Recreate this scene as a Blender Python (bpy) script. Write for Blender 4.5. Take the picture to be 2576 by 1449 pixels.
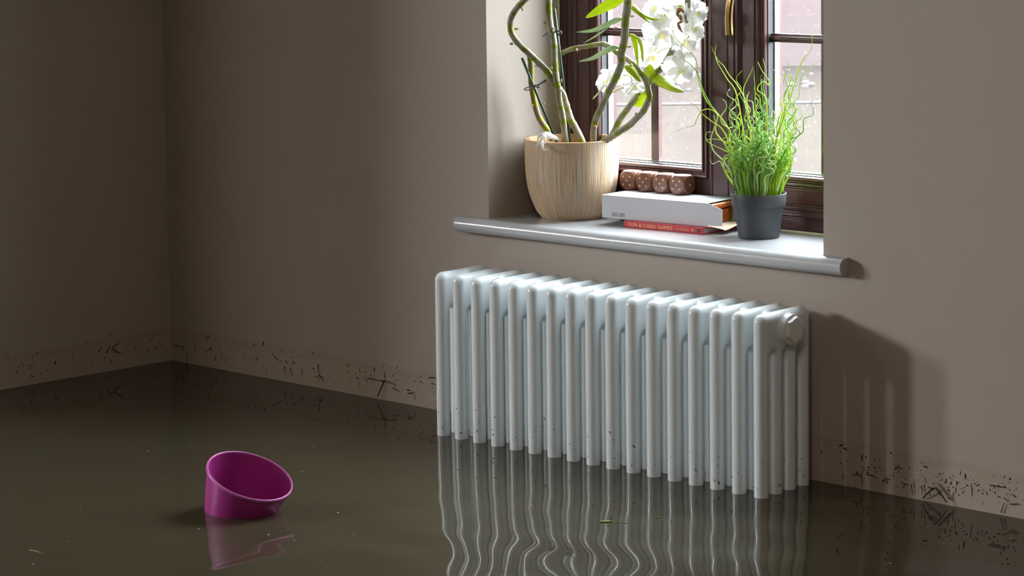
# camera and plotted plant curves, metres
CANES = [([(0.1214,0.262,0.5317),(0.1219,0.2593,0.5388),(0.1116,0.2565,0.5596),(0.1012,0.2538,0.5766),(0.0948,0.2511,0.5977),(0.0944,0.2439,0.6141),(0.0971,0.2336,0.6293),(0.0918,0.2234,0.644),(0.0861,0.2132,0.664),(0.0792,0.2032,0.6786),(0.0664,0.1941,0.694),(0.0587,0.185,0.7059),(0.0489,0.1759,0.7181),(0.0413,0.1668,0.7318),(0.0325,0.165,0.7459),(0.0302,0.165,0.7593),(0.0335,0.165,0.7743),(0.0469,0.165,0.7911),(0.0635,0.1659,0.8048),(0.0797,0.1682,0.8177),(0.0948,0.1705,0.8327),(0.105,0.1727,0.8534),(0.1073,0.175,0.8778)],0.0068,0.005,0),([(0.0962,0.245,0.5316),(0.0994,0.2386,0.5429),(0.0993,0.2321,0.5857),(0.0973,0.2257,0.6155),(0.0994,0.2193,0.6431),(0.1015,0.2143,0.6488),(0.0984,0.2121,0.6885),(0.0997,0.21,0.7179),(0.098,0.2079,0.7415),(0.0937,0.2057,0.7613),(0.0927,0.2043,0.7807),(0.0927,0.2032,0.8061),(0.0932,0.2021,0.8211),(0.0966,0.2011,0.8509),(0.103,0.2,0.8844)],0.0056,0.0062,0),([(0.0552,0.255,0.536),(0.0476,0.249,0.5536),(0.0399,0.243,0.5666),(0.0343,0.237,0.582),(0.0308,0.231,0.6044),(0.0315,0.225,0.6246),(0.0322,0.22,0.6432),(0.036,0.215,0.666),(0.0399,0.21,0.6865),(0.0416,0.205,0.702),(0.0441,0.2,0.7061)],0.0058,0.0052,1),([(0.159,0.25,0.5334),(0.1622,0.247,0.5429),(0.1664,0.244,0.5636),(0.1763,0.241,0.5868),(0.1892,0.238,0.6034),(0.2027,0.235,0.6221),(0.2151,0.232,0.6384),(0.2294,0.229,0.6558),(0.2495,0.226,0.6892),(0.2532,0.223,0.709),(0.2626,0.22,0.7321),(0.2647,0.22,0.7514),(0.2664,0.22,0.7709),(0.2704,0.22,0.79),(0.2729,0.22,0.809),(0.2749,0.22,0.8235)],0.0058,0.0072,0),([(0.1719,0.262,0.5362),(0.1876,0.262,0.5461),(0.2131,0.262,0.5596),(0.2393,0.262,0.5737),(0.2557,0.262,0.5874),(0.2711,0.262,0.5998),(0.2814,0.2612,0.6151),(0.2888,0.2604,0.6291),(0.2882,0.2596,0.6347),(0.2837,0.2588,0.6537),(0.2751,0.258,0.6688),(0.259,0.2564,0.686),(0.238,0.2548,0.6986),(0.2163,0.2532,0.7097),(0.2029,0.2516,0.719),(0.1863,0.25,0.7238),(0.1666,0.249,0.7217),(0.1468,0.248,0.7181),(0.1219,0.247,0.7144),(0.1018,0.246,0.7093),(0.0886,0.245,0.7036)],0.0062,0.0042,0),([(0.1736,0.275,0.5337),(0.1867,0.2767,0.5554),(0.1946,0.2783,0.5692),(0.2031,0.28,0.5838),(0.2151,0.2817,0.5978),(0.2248,0.2833,0.6101),(0.2342,0.285,0.6216),(0.2529,0.2858,0.6417),(0.2788,0.2867,0.6672),(0.2984,0.2875,0.6834),(0.3101,0.2883,0.6992),(0.3218,0.2892,0.7172),(0.324,0.29,0.7216)],0.0058,0.0055,0),([(0.2732,0.222,0.822),(0.2734,0.2313,0.8522),(0.2923,0.2407,0.8797),(0.3314,0.25,0.8841),(0.3616,0.2583,0.8625),(0.3722,0.2667,0.8307),(0.3682,0.275,0.8086),(0.3671,0.275,0.7898),(0.3652,0.275,0.7796),(0.3614,0.275,0.7679)],0.0062,0.0052,0)]
STAKES = [[(0.0697,0.25,0.5296),(0.0312,0.195,0.6957)],[(0.0924,0.262,0.53),(0.0922,0.26,0.5377),(0.0973,0.215,0.7893)]]
CLIPS = [[(0.0754,0.19,0.6462),(0.0668,0.185,0.6447),(0.0485,0.185,0.6394),(0.0465,0.185,0.6363),(0.0631,0.18,0.6374),(0.0763,0.18,0.6439),(0.0784,0.19,0.6411),(0.0674,0.2,0.6452),(0.0857,0.2,0.6543)],[(0.0899,0.19,0.7388),(0.1019,0.19,0.7444),(0.1009,0.2,0.7409),(0.1015,0.195,0.7501),(0.1115,0.195,0.7541),(0.1154,0.195,0.7482),(0.103,0.2,0.7439),(0.1125,0.205,0.7477),(0.1205,0.205,0.7479),(0.1214,0.205,0.7434),(0.1144,0.205,0.7417)]]
LEAVES = [([(0.2692,0.22,0.8147),(0.2528,0.21,0.8061),(0.2325,0.2,0.7944),(0.2126,0.195,0.7839),(0.1956,0.19,0.7757)],0.01,0.5),([(0.2602,0.22,0.7744),(0.2543,0.21,0.7726),(0.2369,0.2,0.7631),(0.2117,0.19,0.7526),(0.1816,0.18,0.7494)],0.005,0.2),([(0.2464,0.2,0.7611),(0.23,0.1967,0.7506),(0.2106,0.1933,0.7393),(0.1892,0.19,0.7285)],0.0016,0.2),([(0.251,0.22,0.7201),(0.2471,0.21,0.7212),(0.2334,0.2,0.714),(0.2068,0.195,0.7009),(0.178,0.19,0.6942)],0.0052,0.2),([(0.2714,0.225,0.7985),(0.2777,0.23,0.7963),(0.2857,0.235,0.7882),(0.2958,0.2375,0.7782),(0.3087,0.24,0.7667)],0.0062,1.2),([(0.2792,0.235,0.7925),(0.2984,0.2367,0.7797),(0.3185,0.2383,0.7743),(0.3339,0.24,0.7746)],0.0028,0.6),([(0.2709,0.225,0.7453),(0.2771,0.23,0.7416),(0.2794,0.235,0.7246),(0.282,0.235,0.7027),(0.2838,0.235,0.6867)],0.0056,0.9),([(0.273,0.235,0.7427),(0.2842,0.2363,0.7371),(0.2905,0.2375,0.7212),(0.2912,0.2388,0.7028),(0.291,0.24,0.6933)],0.0034,0.9),([(0.2589,0.225,0.6864),(0.2666,0.2317,0.6826),(0.2766,0.2367,0.6709),(0.285,0.24,0.6572)],0.0078,0.6),([(0.2702,0.28,0.6569),(0.2767,0.2733,0.6672),(0.2828,0.2683,0.6781),(0.2875,0.265,0.6887)],0.0125,1.0),([(0.2759,0.28,0.6571),(0.2923,0.275,0.6618),(0.318,0.27,0.6559),(0.3452,0.265,0.6472),(0.3705,0.26,0.6421)],0.0105,0.7),([(0.2321,0.285,0.6096),(0.2465,0.2817,0.615),(0.2589,0.2783,0.6254),(0.2675,0.275,0.6386)],0.009,0.3),([(0.289,0.285,0.6655),(0.2746,0.285,0.6546),(0.265,0.285,0.6423)],0.0075,1.2)]
FLOWERS = [((0.1665,0.285,0.6522),0.029,(-0.2443,-0.9142,0.3235),0.3,0.9),((0.25,0.265,0.6489),0.027,(0.5158,-0.4181,-0.7478),0.0,0.45),((0.2629,0.3,0.7035),0.034,(0.749,-0.6616,0.0347),0.5,1.0),((0.3087,0.272,0.7477),0.037,(0.7838,-0.6162,-0.0773),0.1,1.0),((0.306,0.285,0.7792),0.033,(0.3509,-0.8829,0.312),0.8,1.0),((0.2813,0.29,0.7917),0.03,(0.0959,-0.7676,0.6338),0.2,0.9),((0.3348,0.29,0.7965),0.034,(0.6723,-0.3866,0.6313),1.1,0.9),((0.3422,0.3,0.7341),0.032,(0.894,-0.427,-0.1363),0.4,0.9),((0.37,0.285,0.7575),0.03,(0.954,-0.064,0.293),0.9,0.8),((0.3529,0.272,0.6835),0.034,(0.844,-0.5309,-0.0769),0.2,1.0),((0.3803,0.285,0.7868),0.026,(0.9106,-0.2749,0.3086),0.6,0.9),((0.1895,0.295,0.6623),0.026,(0.2876,-0.8479,0.4454),0.6,0.8)]
BRACTS = [[(0.0412,0.165,0.7521),(0.0491,0.162,0.7532),(0.055,0.161,0.7527)],[(0.0357,0.165,0.7242),(0.0344,0.162,0.7243),(0.0312,0.161,0.7228)],[(0.0601,0.165,0.7921),(0.0643,0.162,0.7901),(0.0666,0.161,0.7865)],[(0.0873,0.2,0.7629),(0.0875,0.197,0.7656),(0.0859,0.196,0.7668)],[(0.0951,0.2,0.7482),(0.0947,0.197,0.749),(0.0926,0.196,0.7483)],[(0.0497,0.195,0.7073),(0.054,0.192,0.7106),(0.0564,0.191,0.7123)],[(0.0609,0.2,0.6818),(0.0677,0.197,0.6819),(0.0726,0.196,0.6803)],[(0.1763,0.24,0.5667),(0.175,0.237,0.5706),(0.172,0.236,0.5728)],[(0.2565,0.26,0.5933),(0.259,0.257,0.5973),(0.2598,0.256,0.5997)],[(0.2509,0.215,0.7584),(0.2491,0.212,0.7577),(0.2456,0.211,0.7555)],[(0.2843,0.215,0.7796),(0.2905,0.212,0.7806),(0.2951,0.211,0.78)],[(0.2761,0.215,0.7234),(0.2829,0.212,0.7245),(0.288,0.211,0.724)],[(0.129,0.24,0.7127),(0.133,0.237,0.7115),(0.1353,0.236,0.7087)],[(0.2073,0.24,0.7153),(0.2069,0.237,0.7151),(0.2048,0.236,0.7133)],[(0.1103,0.215,0.6514),(0.1145,0.212,0.6559),(0.1169,0.211,0.6586)],[(0.1037,0.22,0.6395),(0.1078,0.217,0.6376),(0.1102,0.216,0.634)],[(0.0631,0.22,0.6075),(0.0668,0.217,0.6105),(0.0687,0.216,0.6118)],[(0.0527,0.2,0.6054),(0.0529,0.197,0.6063),(0.0512,0.196,0.6056)],[(0.2645,0.24,0.6886),(0.2641,0.237,0.688),(0.2621,0.236,0.6858)],[(0.0946,0.205,0.6791),(0.0998,0.202,0.6791),(0.1031,0.201,0.6774)]]
WILT = [(0.0891,0.235,0.5396),(0.0952,0.21,0.5473),(0.1006,0.185,0.5549),(0.1042,0.172,0.5576)]
WILTC = [[(0.1042,0.172,0.5561),(0.0988,0.168,0.5546),(0.0954,0.166,0.5471),(0.0933,0.166,0.541)],[(0.1042,0.172,0.5561),(0.1153,0.165,0.5499),(0.1172,0.165,0.544),(0.1132,0.165,0.5393)],[(0.1006,0.168,0.5458),(0.1002,0.165,0.54),(0.0931,0.165,0.5351),(0.0891,0.165,0.5311)],[(0.1046,0.168,0.5445),(0.1089,0.163,0.5347),(0.1148,0.163,0.5276),(0.1238,0.163,0.5312)],[(0.1049,0.17,0.5533),(0.1053,0.165,0.5478),(0.1051,0.164,0.5419)]]
GRASS = [[(0.5159,0.2563,0.473),(0.5054,0.2563,0.5066),(0.4764,0.2563,0.5763),(0.4452,0.2563,0.6105),(0.4227,0.2563,0.631),(0.4066,0.2563,0.6663),(0.4054,0.2523,0.6989),(0.3932,0.2483,0.7182),(0.3717,0.2443,0.7343),(0.3622,0.2403,0.7486),(0.3637,0.2363,0.7654)],[(0.5115,0.2563,0.4727),(0.4984,0.2563,0.5275),(0.472,0.2563,0.5832),(0.4407,0.2563,0.6139),(0.4183,0.2563,0.6452),(0.408,0.2546,0.6737),(0.3952,0.2513,0.6914),(0.3814,0.248,0.7019),(0.3769,0.2446,0.72),(0.3668,0.2413,0.7321)],[(0.5247,0.2563,0.4736),(0.5162,0.2563,0.5287),(0.5032,0.2563,0.5992),(0.4902,0.2563,0.6484),(0.4725,0.2563,0.669),(0.4545,0.2588,0.6896),(0.4437,0.2613,0.7034),(0.4392,0.2638,0.7174),(0.4409,0.2663,0.7302)],[(0.5291,0.2563,0.4739),(0.525,0.2563,0.5435),(0.5166,0.2563,0.6212),(0.4947,0.2563,0.6593),(0.4759,0.2577,0.6762),(0.4604,0.2606,0.6933),(0.4448,0.2634,0.7033),(0.4291,0.2663,0.7256)],[(0.5685,0.2563,0.4768),(0.5774,0.2563,0.5467),(0.5906,0.2563,0.6038),(0.6122,0.2563,0.6469),(0.625,0.2563,0.6824),(0.6415,0.2488,0.7078),(0.6629,0.2413,0.7262),(0.6733,0.2338,0.7407),(0.6779,0.2263,0.7632)],[(0.5642,0.2563,0.4765),(0.5818,0.2563,0.5681),(0.6078,0.2563,0.6257),(0.6275,0.2563,0.6441),(0.6363,0.2513,0.6762),(0.6528,0.2413,0.6913),(0.6809,0.2313,0.7068),(0.7029,0.2213,0.715)],[(0.5598,0.2563,0.4762),(0.5983,0.2513,0.5133),(0.6191,0.2463,0.5432),(0.6169,0.2413,0.5714),(0.6308,0.2363,0.59),(0.6393,0.2363,0.6044),(0.6309,0.2363,0.6214),(0.6334,0.2363,0.6284),(0.6604,0.2363,0.6159)],[(0.5642,0.2563,0.4765),(0.594,0.2513,0.5341),(0.6277,0.2463,0.5716),(0.6484,0.2413,0.5872),(0.6537,0.2363,0.6087),(0.6722,0.2363,0.6165),(0.6739,0.2363,0.627),(0.6689,0.2363,0.6357),(0.6731,0.2363,0.6442)],[(0.5026,0.2563,0.472),(0.4921,0.253,0.5274),(0.4681,0.2496,0.5764),(0.4438,0.2463,0.5932),(0.4239,0.243,0.6068),(0.4148,0.2396,0.6188),(0.402,0.2363,0.6264)],[(0.507,0.2563,0.4723),(0.491,0.2543,0.5129),(0.4704,0.2523,0.5512),(0.4496,0.2503,0.5753),(0.4558,0.2483,0.6045),(0.4395,0.2463,0.6145),(0.4229,0.2443,0.6103),(0.4134,0.2423,0.5955),(0.4077,0.2403,0.5845),(0.3863,0.2383,0.5785),(0.3713,0.2363,0.572)],[(0.4999,0.2563,0.4718),(0.482,0.2519,0.4874),(0.4694,0.2474,0.5121),(0.4774,0.243,0.5274),(0.4987,0.2385,0.5348),(0.4737,0.2363,0.5456),(0.4468,0.2363,0.5547),(0.4379,0.2363,0.565),(0.4425,0.2363,0.5738),(0.456,0.2363,0.5753)],[(0.4981,0.2563,0.4717),(0.4887,0.2513,0.4916),(0.4792,0.2463,0.5129),(0.4698,0.2413,0.527),(0.4558,0.2363,0.5409),(0.4515,0.2338,0.5588),(0.4571,0.2313,0.5736),(0.4664,0.2288,0.5922),(0.4639,0.2263,0.6065)],[(0.5467,0.2563,0.4752),(0.554,0.2585,0.5309),(0.557,0.2607,0.6017),(0.5511,0.263,0.6401),(0.532,0.2652,0.6533),(0.5452,0.2652,0.668),(0.5599,0.263,0.6617),(0.5573,0.2607,0.6758),(0.5485,0.2585,0.6862),(0.5398,0.2563,0.7036)],[(0.5423,0.2563,0.4749),(0.544,0.2603,0.5443),(0.5457,0.2643,0.615),(0.5426,0.2663,0.643),(0.5383,0.2663,0.6712),(0.5418,0.2663,0.6805)],[(0.5335,0.2563,0.4743),(0.5301,0.2613,0.5434),(0.509,0.2663,0.6059),(0.4965,0.2713,0.6477),(0.5055,0.2713,0.6695),(0.5126,0.2713,0.6804),(0.5189,0.2713,0.6935)],[(0.5555,0.2563,0.4759),(0.5702,0.2543,0.5323),(0.5891,0.2523,0.583),(0.6036,0.2503,0.619),(0.6026,0.2483,0.64),(0.6152,0.2463,0.6652),(0.621,0.2443,0.6816),(0.6105,0.2423,0.6826),(0.6068,0.2403,0.6722),(0.5997,0.2383,0.6825),(0.5883,0.2363,0.6926)],[(0.6074,0.2363,0.4802),(0.6123,0.2343,0.4913),(0.625,0.2323,0.5098),(0.6307,0.2303,0.5313),(0.6254,0.2283,0.5521),(0.6337,0.2263,0.5736),(0.6448,0.2263,0.5881),(0.6423,0.2263,0.6019),(0.6355,0.2263,0.6119),(0.6423,0.2263,0.6227),(0.6508,0.2263,0.63)],[(0.5962,0.2363,0.4794),(0.607,0.2334,0.5015),(0.6262,0.2306,0.524),(0.6394,0.2277,0.553),(0.6337,0.2263,0.5667),(0.6363,0.2263,0.5877),(0.6591,0.2263,0.5993),(0.6676,0.2263,0.6101)],[(0.5227,0.2263,0.475),(0.5056,0.2234,0.5025),(0.4883,0.2206,0.5158),(0.4942,0.2177,0.5342),(0.5095,0.2163,0.5424),(0.5025,0.2163,0.5597),(0.4759,0.2163,0.5652),(0.4535,0.2163,0.5625)]]
TWIGS = [[(-0.3062,0.146,0.041),(-0.3137,0.143,0.0236),(-0.3213,0.14,0.0069)],[(0.9785,0.14,0.0251),(0.9673,0.142,0.0149),(0.9571,0.146,0.0052)],[(0.9838,0.14,0.0286),(0.996,0.14,0.0186),(1.0054,0.142,0.0065)]]
TWIGS2 = [[(-0.3562,0.147,0.0393),(-0.3322,0.147,0.0391),(-0.3129,0.147,0.04)],[(-0.3175,0.147,0.0378),(-0.2982,0.147,0.0394),(-0.2813,0.147,0.0376)],[(-0.2838,0.147,0.0276),(-0.2648,0.147,0.0237)],[(-0.2425,0.147,0.0226),(-0.2235,0.147,0.0282)],[(-0.5012,0.147,0.0483),(-0.4981,0.147,0.0305),(-0.4843,0.147,0.014)],[(-0.4982,0.147,0.0263),(-0.5103,0.147,0.0206)],[(-0.4982,0.147,0.0263),(-0.4852,0.147,0.023)],[(-0.1833,0.147,0.0596),(-0.1788,0.147,0.0633),(-0.1646,0.147,0.0643)],[(-0.1758,0.147,0.0519),(-0.1638,0.147,0.0502)],[(0.9021,0.147,0.0446),(0.9052,0.147,0.0491),(0.9177,0.147,0.0476)],[(0.8341,0.147,0.028),(0.8365,0.147,0.006)],[(0.9333,0.147,0.0246),(0.9364,0.147,0.0084)],[(0.877,0.147,0.0205),(0.8849,0.147,0.0271),(0.8927,0.147,0.0263)],[(0.8453,0.147,0.0277),(0.8604,0.147,0.0267),(0.8651,0.147,0.0227)],[(0.797,0.147,0.0121),(0.7978,0.147,0.0225)],[(0.8213,0.147,-0.0046),(0.8213,0.147,0.0043)],[(0.9533,0.147,0.0251),(0.9557,0.147,0.0135)],[(0.9162,0.147,0.0233),(0.9279,0.147,0.0231)],[(0.9664,0.147,0.0251),(0.9717,0.147,0.024),(0.9839,0.147,0.0266)],[(0.987,0.147,0.033),(0.9969,0.147,0.0233),(1.0083,0.147,0.0119)],[(1.0045,0.147,0.0133),(1.0128,0.147,0.0107)],[(1.1034,0.147,0.0052),(1.1091,0.147,0.0217)],[(1.1193,0.147,0.0214),(1.1352,0.147,0.0247)],[(1.1083,0.147,0.03),(1.1157,0.147,0.0247)],[(1.0826,0.147,0.0468),(1.1119,0.147,0.0475)],[(-0.9187,0.147,0.0198),(-0.9221,0.147,-0.0008)],[(-0.9583,0.147,0.0361),(-0.9314,0.147,0.0357)],[(-0.8261,0.147,0.0283),(-0.82,0.147,0.016)],[(-0.6046,0.147,0.0322),(-0.6014,0.147,0.0175)],[(-0.5862,0.147,0.032),(-0.5782,0.147,0.0137)],[(-0.5497,0.147,0.0323),(-0.5513,0.147,0.0196)],[(-0.6349,0.147,0.0495),(-0.6191,0.147,0.0422)],[(-0.6005,0.147,0.0445),(-0.5933,0.147,0.0395)],[(-0.5982,0.147,0.0422),(-0.5073,0.147,0.0426)]]
TWIGSL = []
CAM = [6078.863588226602,284.2319600533119,0.7431435554972956,0.08875582294805104,-0.012407457264348625,3.1071971071203346,-3.1822921867367575,0.9976289699117574]
CAMR = [[0.73703268,0.67574411,-0.0123583],[-0.05083335,0.07365888,0.99598712],[0.67394273,-0.73344684,0.08863934]]
LEAF = [(0.6342,-0.2959,0.0),(0.6449,-0.2966,0.0),(0.6483,-0.2809,0.0),(0.6741,-0.2722,0.0)]
STRAWS = [[(0.0657,-0.991,0.0),(0.0795,-0.9884,0.0),(0.1012,-0.991,0.0)],[(0.0674,-0.4843,0.0),(0.0591,-0.4695,0.0)],[(0.6879,-0.2188,0.0),(0.6922,-0.2119,0.0)],[(1.1267,-0.2202,0.0),(1.1214,-0.1965,0.0)],[(0.4761,-0.2851,0.0),(0.5005,-0.3054,0.0)],[(0.7277,-0.469,0.0),(0.7446,-0.481,0.0)],[(0.1085,0.0396,0.0),(0.0973,0.0561,-0.0)]]
SCRAPS = [(0.136,-1.0344,0.0),(0.2831,-0.6903,0.0),(0.3411,-0.6881,0.0),(0.0106,-0.368,0.0),(-0.324,-0.4417,0.0),(0.2683,-0.5254,0.0),(1.1251,-0.2019,0.0),(0.1718,-0.7391,0.0)]
TUBC = [0.15,-0.6103,0.0591]
SKY = 20.5
SIDE = 150.0

EXPO = 0.0
EDGE = -0.45
WATERC = (0.052, 0.044, 0.025)
WARM = 22.0
RIPPLE = 0.024
TUBN = (0.405, 0.03, 0.915)
TUBR = 0.0735
import bpy, math, random
from mathutils import Vector, Matrix
for o in list(bpy.data.objects): bpy.data.objects.remove(o, do_unlink=True)
SC = bpy.context.scene
COL = SC.collection
# world axes: x along the window wall, y into that wall, z up from the flood surface (metres)
# ---------------------------------------------------------------- camera
cd = bpy.data.cameras.new('camera'); cam = bpy.data.objects.new('camera', cd); COL.objects.link(cam)
cd.sensor_fit = 'HORIZONTAL'; cd.sensor_width = 36.0; cd.lens = 84.953
cd.shift_x = 0.0; cd.shift_y = -0.17091
cd.clip_start = 0.05; cd.clip_end = 200
R_, U_, B_ = CAMR
cam.matrix_world = Matrix(((R_[0], U_[0], B_[0], CAM[5]), (R_[1], U_[1], B_[1], CAM[6]), (R_[2], U_[2], B_[2], CAM[7]), (0, 0, 0, 1)))
SC.camera = cam
# ---------------------------------------------------------------- sky, daylight, exposure
w = bpy.data.worlds.new('sky'); SC.world = w; w.use_nodes = True
bg = w.node_tree.nodes['Background']
bg.inputs[0].default_value = (0.87, 0.935, 1.0, 1)
wn = w.node_tree; tcw = wn.nodes.new('ShaderNodeTexCoord'); spw = wn.nodes.new('ShaderNodeSeparateXYZ'); mrw = wn.nodes.new('ShaderNodeMapRange')
wn.links.new(tcw.outputs['Generated'], spw.inputs[0]); wn.links.new(spw.outputs['Z'], mrw.inputs['Value'])      # overcast: three times brighter overhead
mrw.inputs['To Min'].default_value = SKY; mrw.inputs['To Max'].default_value = SKY * 3.0; wn.links.new(mrw.outputs[0], bg.inputs[1])
def area_light(name, loc, direction, sx, sy, power, color):
    l = bpy.data.lights.new(name, 'AREA'); l.shape = 'RECTANGLE'; l.size = sx; l.size_y = sy
    l.energy = power; l.color = color
    o = bpy.data.objects.new(name, l); COL.objects.link(o)
    o.location = loc; o.rotation_euler = Vector(direction).to_track_quat('-Z', 'Z').to_euler()
    return o
# overcast daylight arriving through the two panes of the adjoining room's window
for yp in (-2.58, -3.39):
    area_light('daylight_pane', (-3.20 - 0.095, yp, 1.50), (1, 0.0, 0.0), 0.40, 0.62, SIDE, (0.95, 0.98, 1.0))
# added warm fill under the ceiling, standing in for bounced room light
area_light('warm_fill', (2.2, -2.6, 1.965), (0, 0, -1.0), 0.7, 0.7, WARM, (1.0, 0.85, 0.70))
vs = SC.view_settings
vs.view_transform = 'Standard'; vs.look = 'None'; vs.exposure = EXPO; vs.gamma = 1.0; vs.use_curve_mapping = False
SC.cycles.max_bounces = 14; SC.cycles.diffuse_bounces = 8; SC.cycles.glossy_bounces = 5
SC.cycles.transmission_bounces = 8; SC.cycles.transparent_max_bounces = 16
SC.cycles.caustics_reflective = False; SC.cycles.caustics_refractive = False
SC.cycles.sample_clamp_indirect = 6.0
# ---------------------------------------------------------------- materials
def nm(name):
    m = bpy.data.materials.new(name); m.use_nodes = True
    nt = m.node_tree; return m, nt, nt.nodes['Principled BSDF']
def N(nt, t, **kw):
    n = nt.nodes.new(t)
    for k, v in kw.items():
        if k in n.inputs: n.inputs[k].default_value = v
        else: setattr(n, k, v)
    return n
def mat(name, c, rough=0.5, coat=0.0, metal=0.0, spec=0.5, bump=None, var=None, trans=0.0):
    """c colour; bump=(scale, distance); var=(scale, amount, stretch) colour mottling"""
    m, nt, b = nm(name)
    b.inputs['Base Color'].default_value = (*c, 1); b.inputs['Roughness'].default_value = rough
    b.inputs['Metallic'].default_value = metal; b.inputs['Specular IOR Level'].default_value = spec
    b.inputs['Coat Weight'].default_value = coat; b.inputs['Coat Roughness'].default_value = 0.08
    L = nt.links.new
    if bump or var:
        tc = N(nt, 'ShaderNodeTexCoord')
    if var:
        mp = N(nt, 'ShaderNodeMapping'); mp.inputs['Scale'].default_value = var[2] if len(var) > 2 else (1, 1, 1)
        L(tc.outputs['Object'], mp.inputs[0])
        nz = N(nt, 'ShaderNodeTexNoise', Scale=var[0], Detail=5.0); L(mp.outputs[0], nz.inputs['Vector'])
        rp = N(nt, 'ShaderNodeValToRGB'); a = var[1]
        rp.color_ramp.elements[0].position = 0.3; rp.color_ramp.elements[1].position = 0.7
        rp.color_ramp.elements[0].color = (*[x * (1 - a) for x in c], 1)
        rp.color_ramp.elements[1].color = (*[min(1, x * (1 + a)) for x in c], 1)
        L(nz.outputs['Fac'], rp.inputs[0]); L(rp.outputs[0], b.inputs['Base Color'])
    if bump:
        n2 = N(nt, 'ShaderNodeTexNoise', Scale=bump[0], Detail=3.0); L(tc.outputs['Object'], n2.inputs['Vector'])
        bp = N(nt, 'ShaderNodeBump', Strength=1.0, Distance=bump[1]); L(n2.outputs['Fac'], bp.inputs['Height'])
        L(bp.outputs[0], b.inputs['Normal'])
    if trans:   # thin translucent tissue
        tr = N(nt, 'ShaderNodeBsdfTranslucent'); tr.inputs['Color'].default_value = (*c, 1)
        mx = N(nt, 'ShaderNodeMixShader'); mx.inputs[0].default_value = trans
        out = nt.nodes['Material Output']
        L(b.outputs[0], mx.inputs[1]); L(tr.outputs[0], mx.inputs[2]); L(mx.outputs[0], out.inputs[0])
        if var: L(rp.outputs[0], tr.inputs['Color'])
    return m
WALLC = (0.44, 0.382, 0.33)
def wall_material():
    m, nt, b = nm('cream_plaster'); L = nt.links.new
    b.inputs['Roughness'].default_value = 0.75; b.inputs['Specular IOR Level'].default_value = 0.25
    g = N(nt, 'ShaderNodeNewGeometry'); sx = N(nt, 'ShaderNodeSeparateXYZ'); L(g.outputs['Position'], sx.inputs[0])
    # yellowish tide band where the flood stood higher, ragged edge
    nz = N(nt, 'ShaderNodeTexNoise', Scale=6.0, Detail=5.0); L(g.outputs['Position'], nz.inputs['Vector'])
    ma = N(nt, 'ShaderNodeMath', operation='MULTIPLY_ADD'); ma.inputs[1].default_value = 0.05; L(nz.outputs['Fac'], ma.inputs[0]); L(sx.outputs['Z'], ma.inputs[2])
    rp = N(nt, 'ShaderNodeValToRGB'); e = rp.color_ramp.elements
    mr = N(nt, 'ShaderNodeMapRange'); mr.inputs['From Min'].default_value = 0.0; mr.inputs['From Max'].default_value = 0.16
    L(ma.outputs[0], mr.inputs['Value']); L(mr.outputs[0], rp.inputs[0])
    e[0].position = 0.0; e[0].color = (0.44, 0.372, 0.305, 1); e[1].position = 1.0; e[1].color = (*WALLC, 1)
    k = rp.color_ramp.elements.new(0.46); k.color = (0.44, 0.372, 0.308, 1)
    k = rp.color_ramp.elements.new(0.56); k.color = (0.415, 0.345, 0.28, 1)
    k = rp.color_ramp.elements.new(0.64); k.color = (*WALLC, 1)
    L(rp.outputs[0], b.inputs['Base Color'])
    n2 = N(nt, 'ShaderNodeTexNoise', Scale=260.0, Detail=2.0); L(g.outputs['Position'], n2.inputs['Vector'])
    n3 = N(nt, 'ShaderNodeTexNoise', Scale=22.0, Detail=2.0); L(g.outputs['Position'], n3.inputs['Vector'])
    ad = N(nt, 'ShaderNodeMath', operation='MULTIPLY_ADD'); ad.inputs[1].default_value = 3.0; L(n3.outputs['Fac'], ad.inputs[0]); L(n2.outputs['Fac'], ad.inputs[2])
    bp = N(nt, 'ShaderNodeBump', Strength=1.0, Distance=0.0003); L(ad.outputs[0], bp.inputs['Height']); L(bp.outputs[0], b.inputs['Normal'])
    return m
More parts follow.
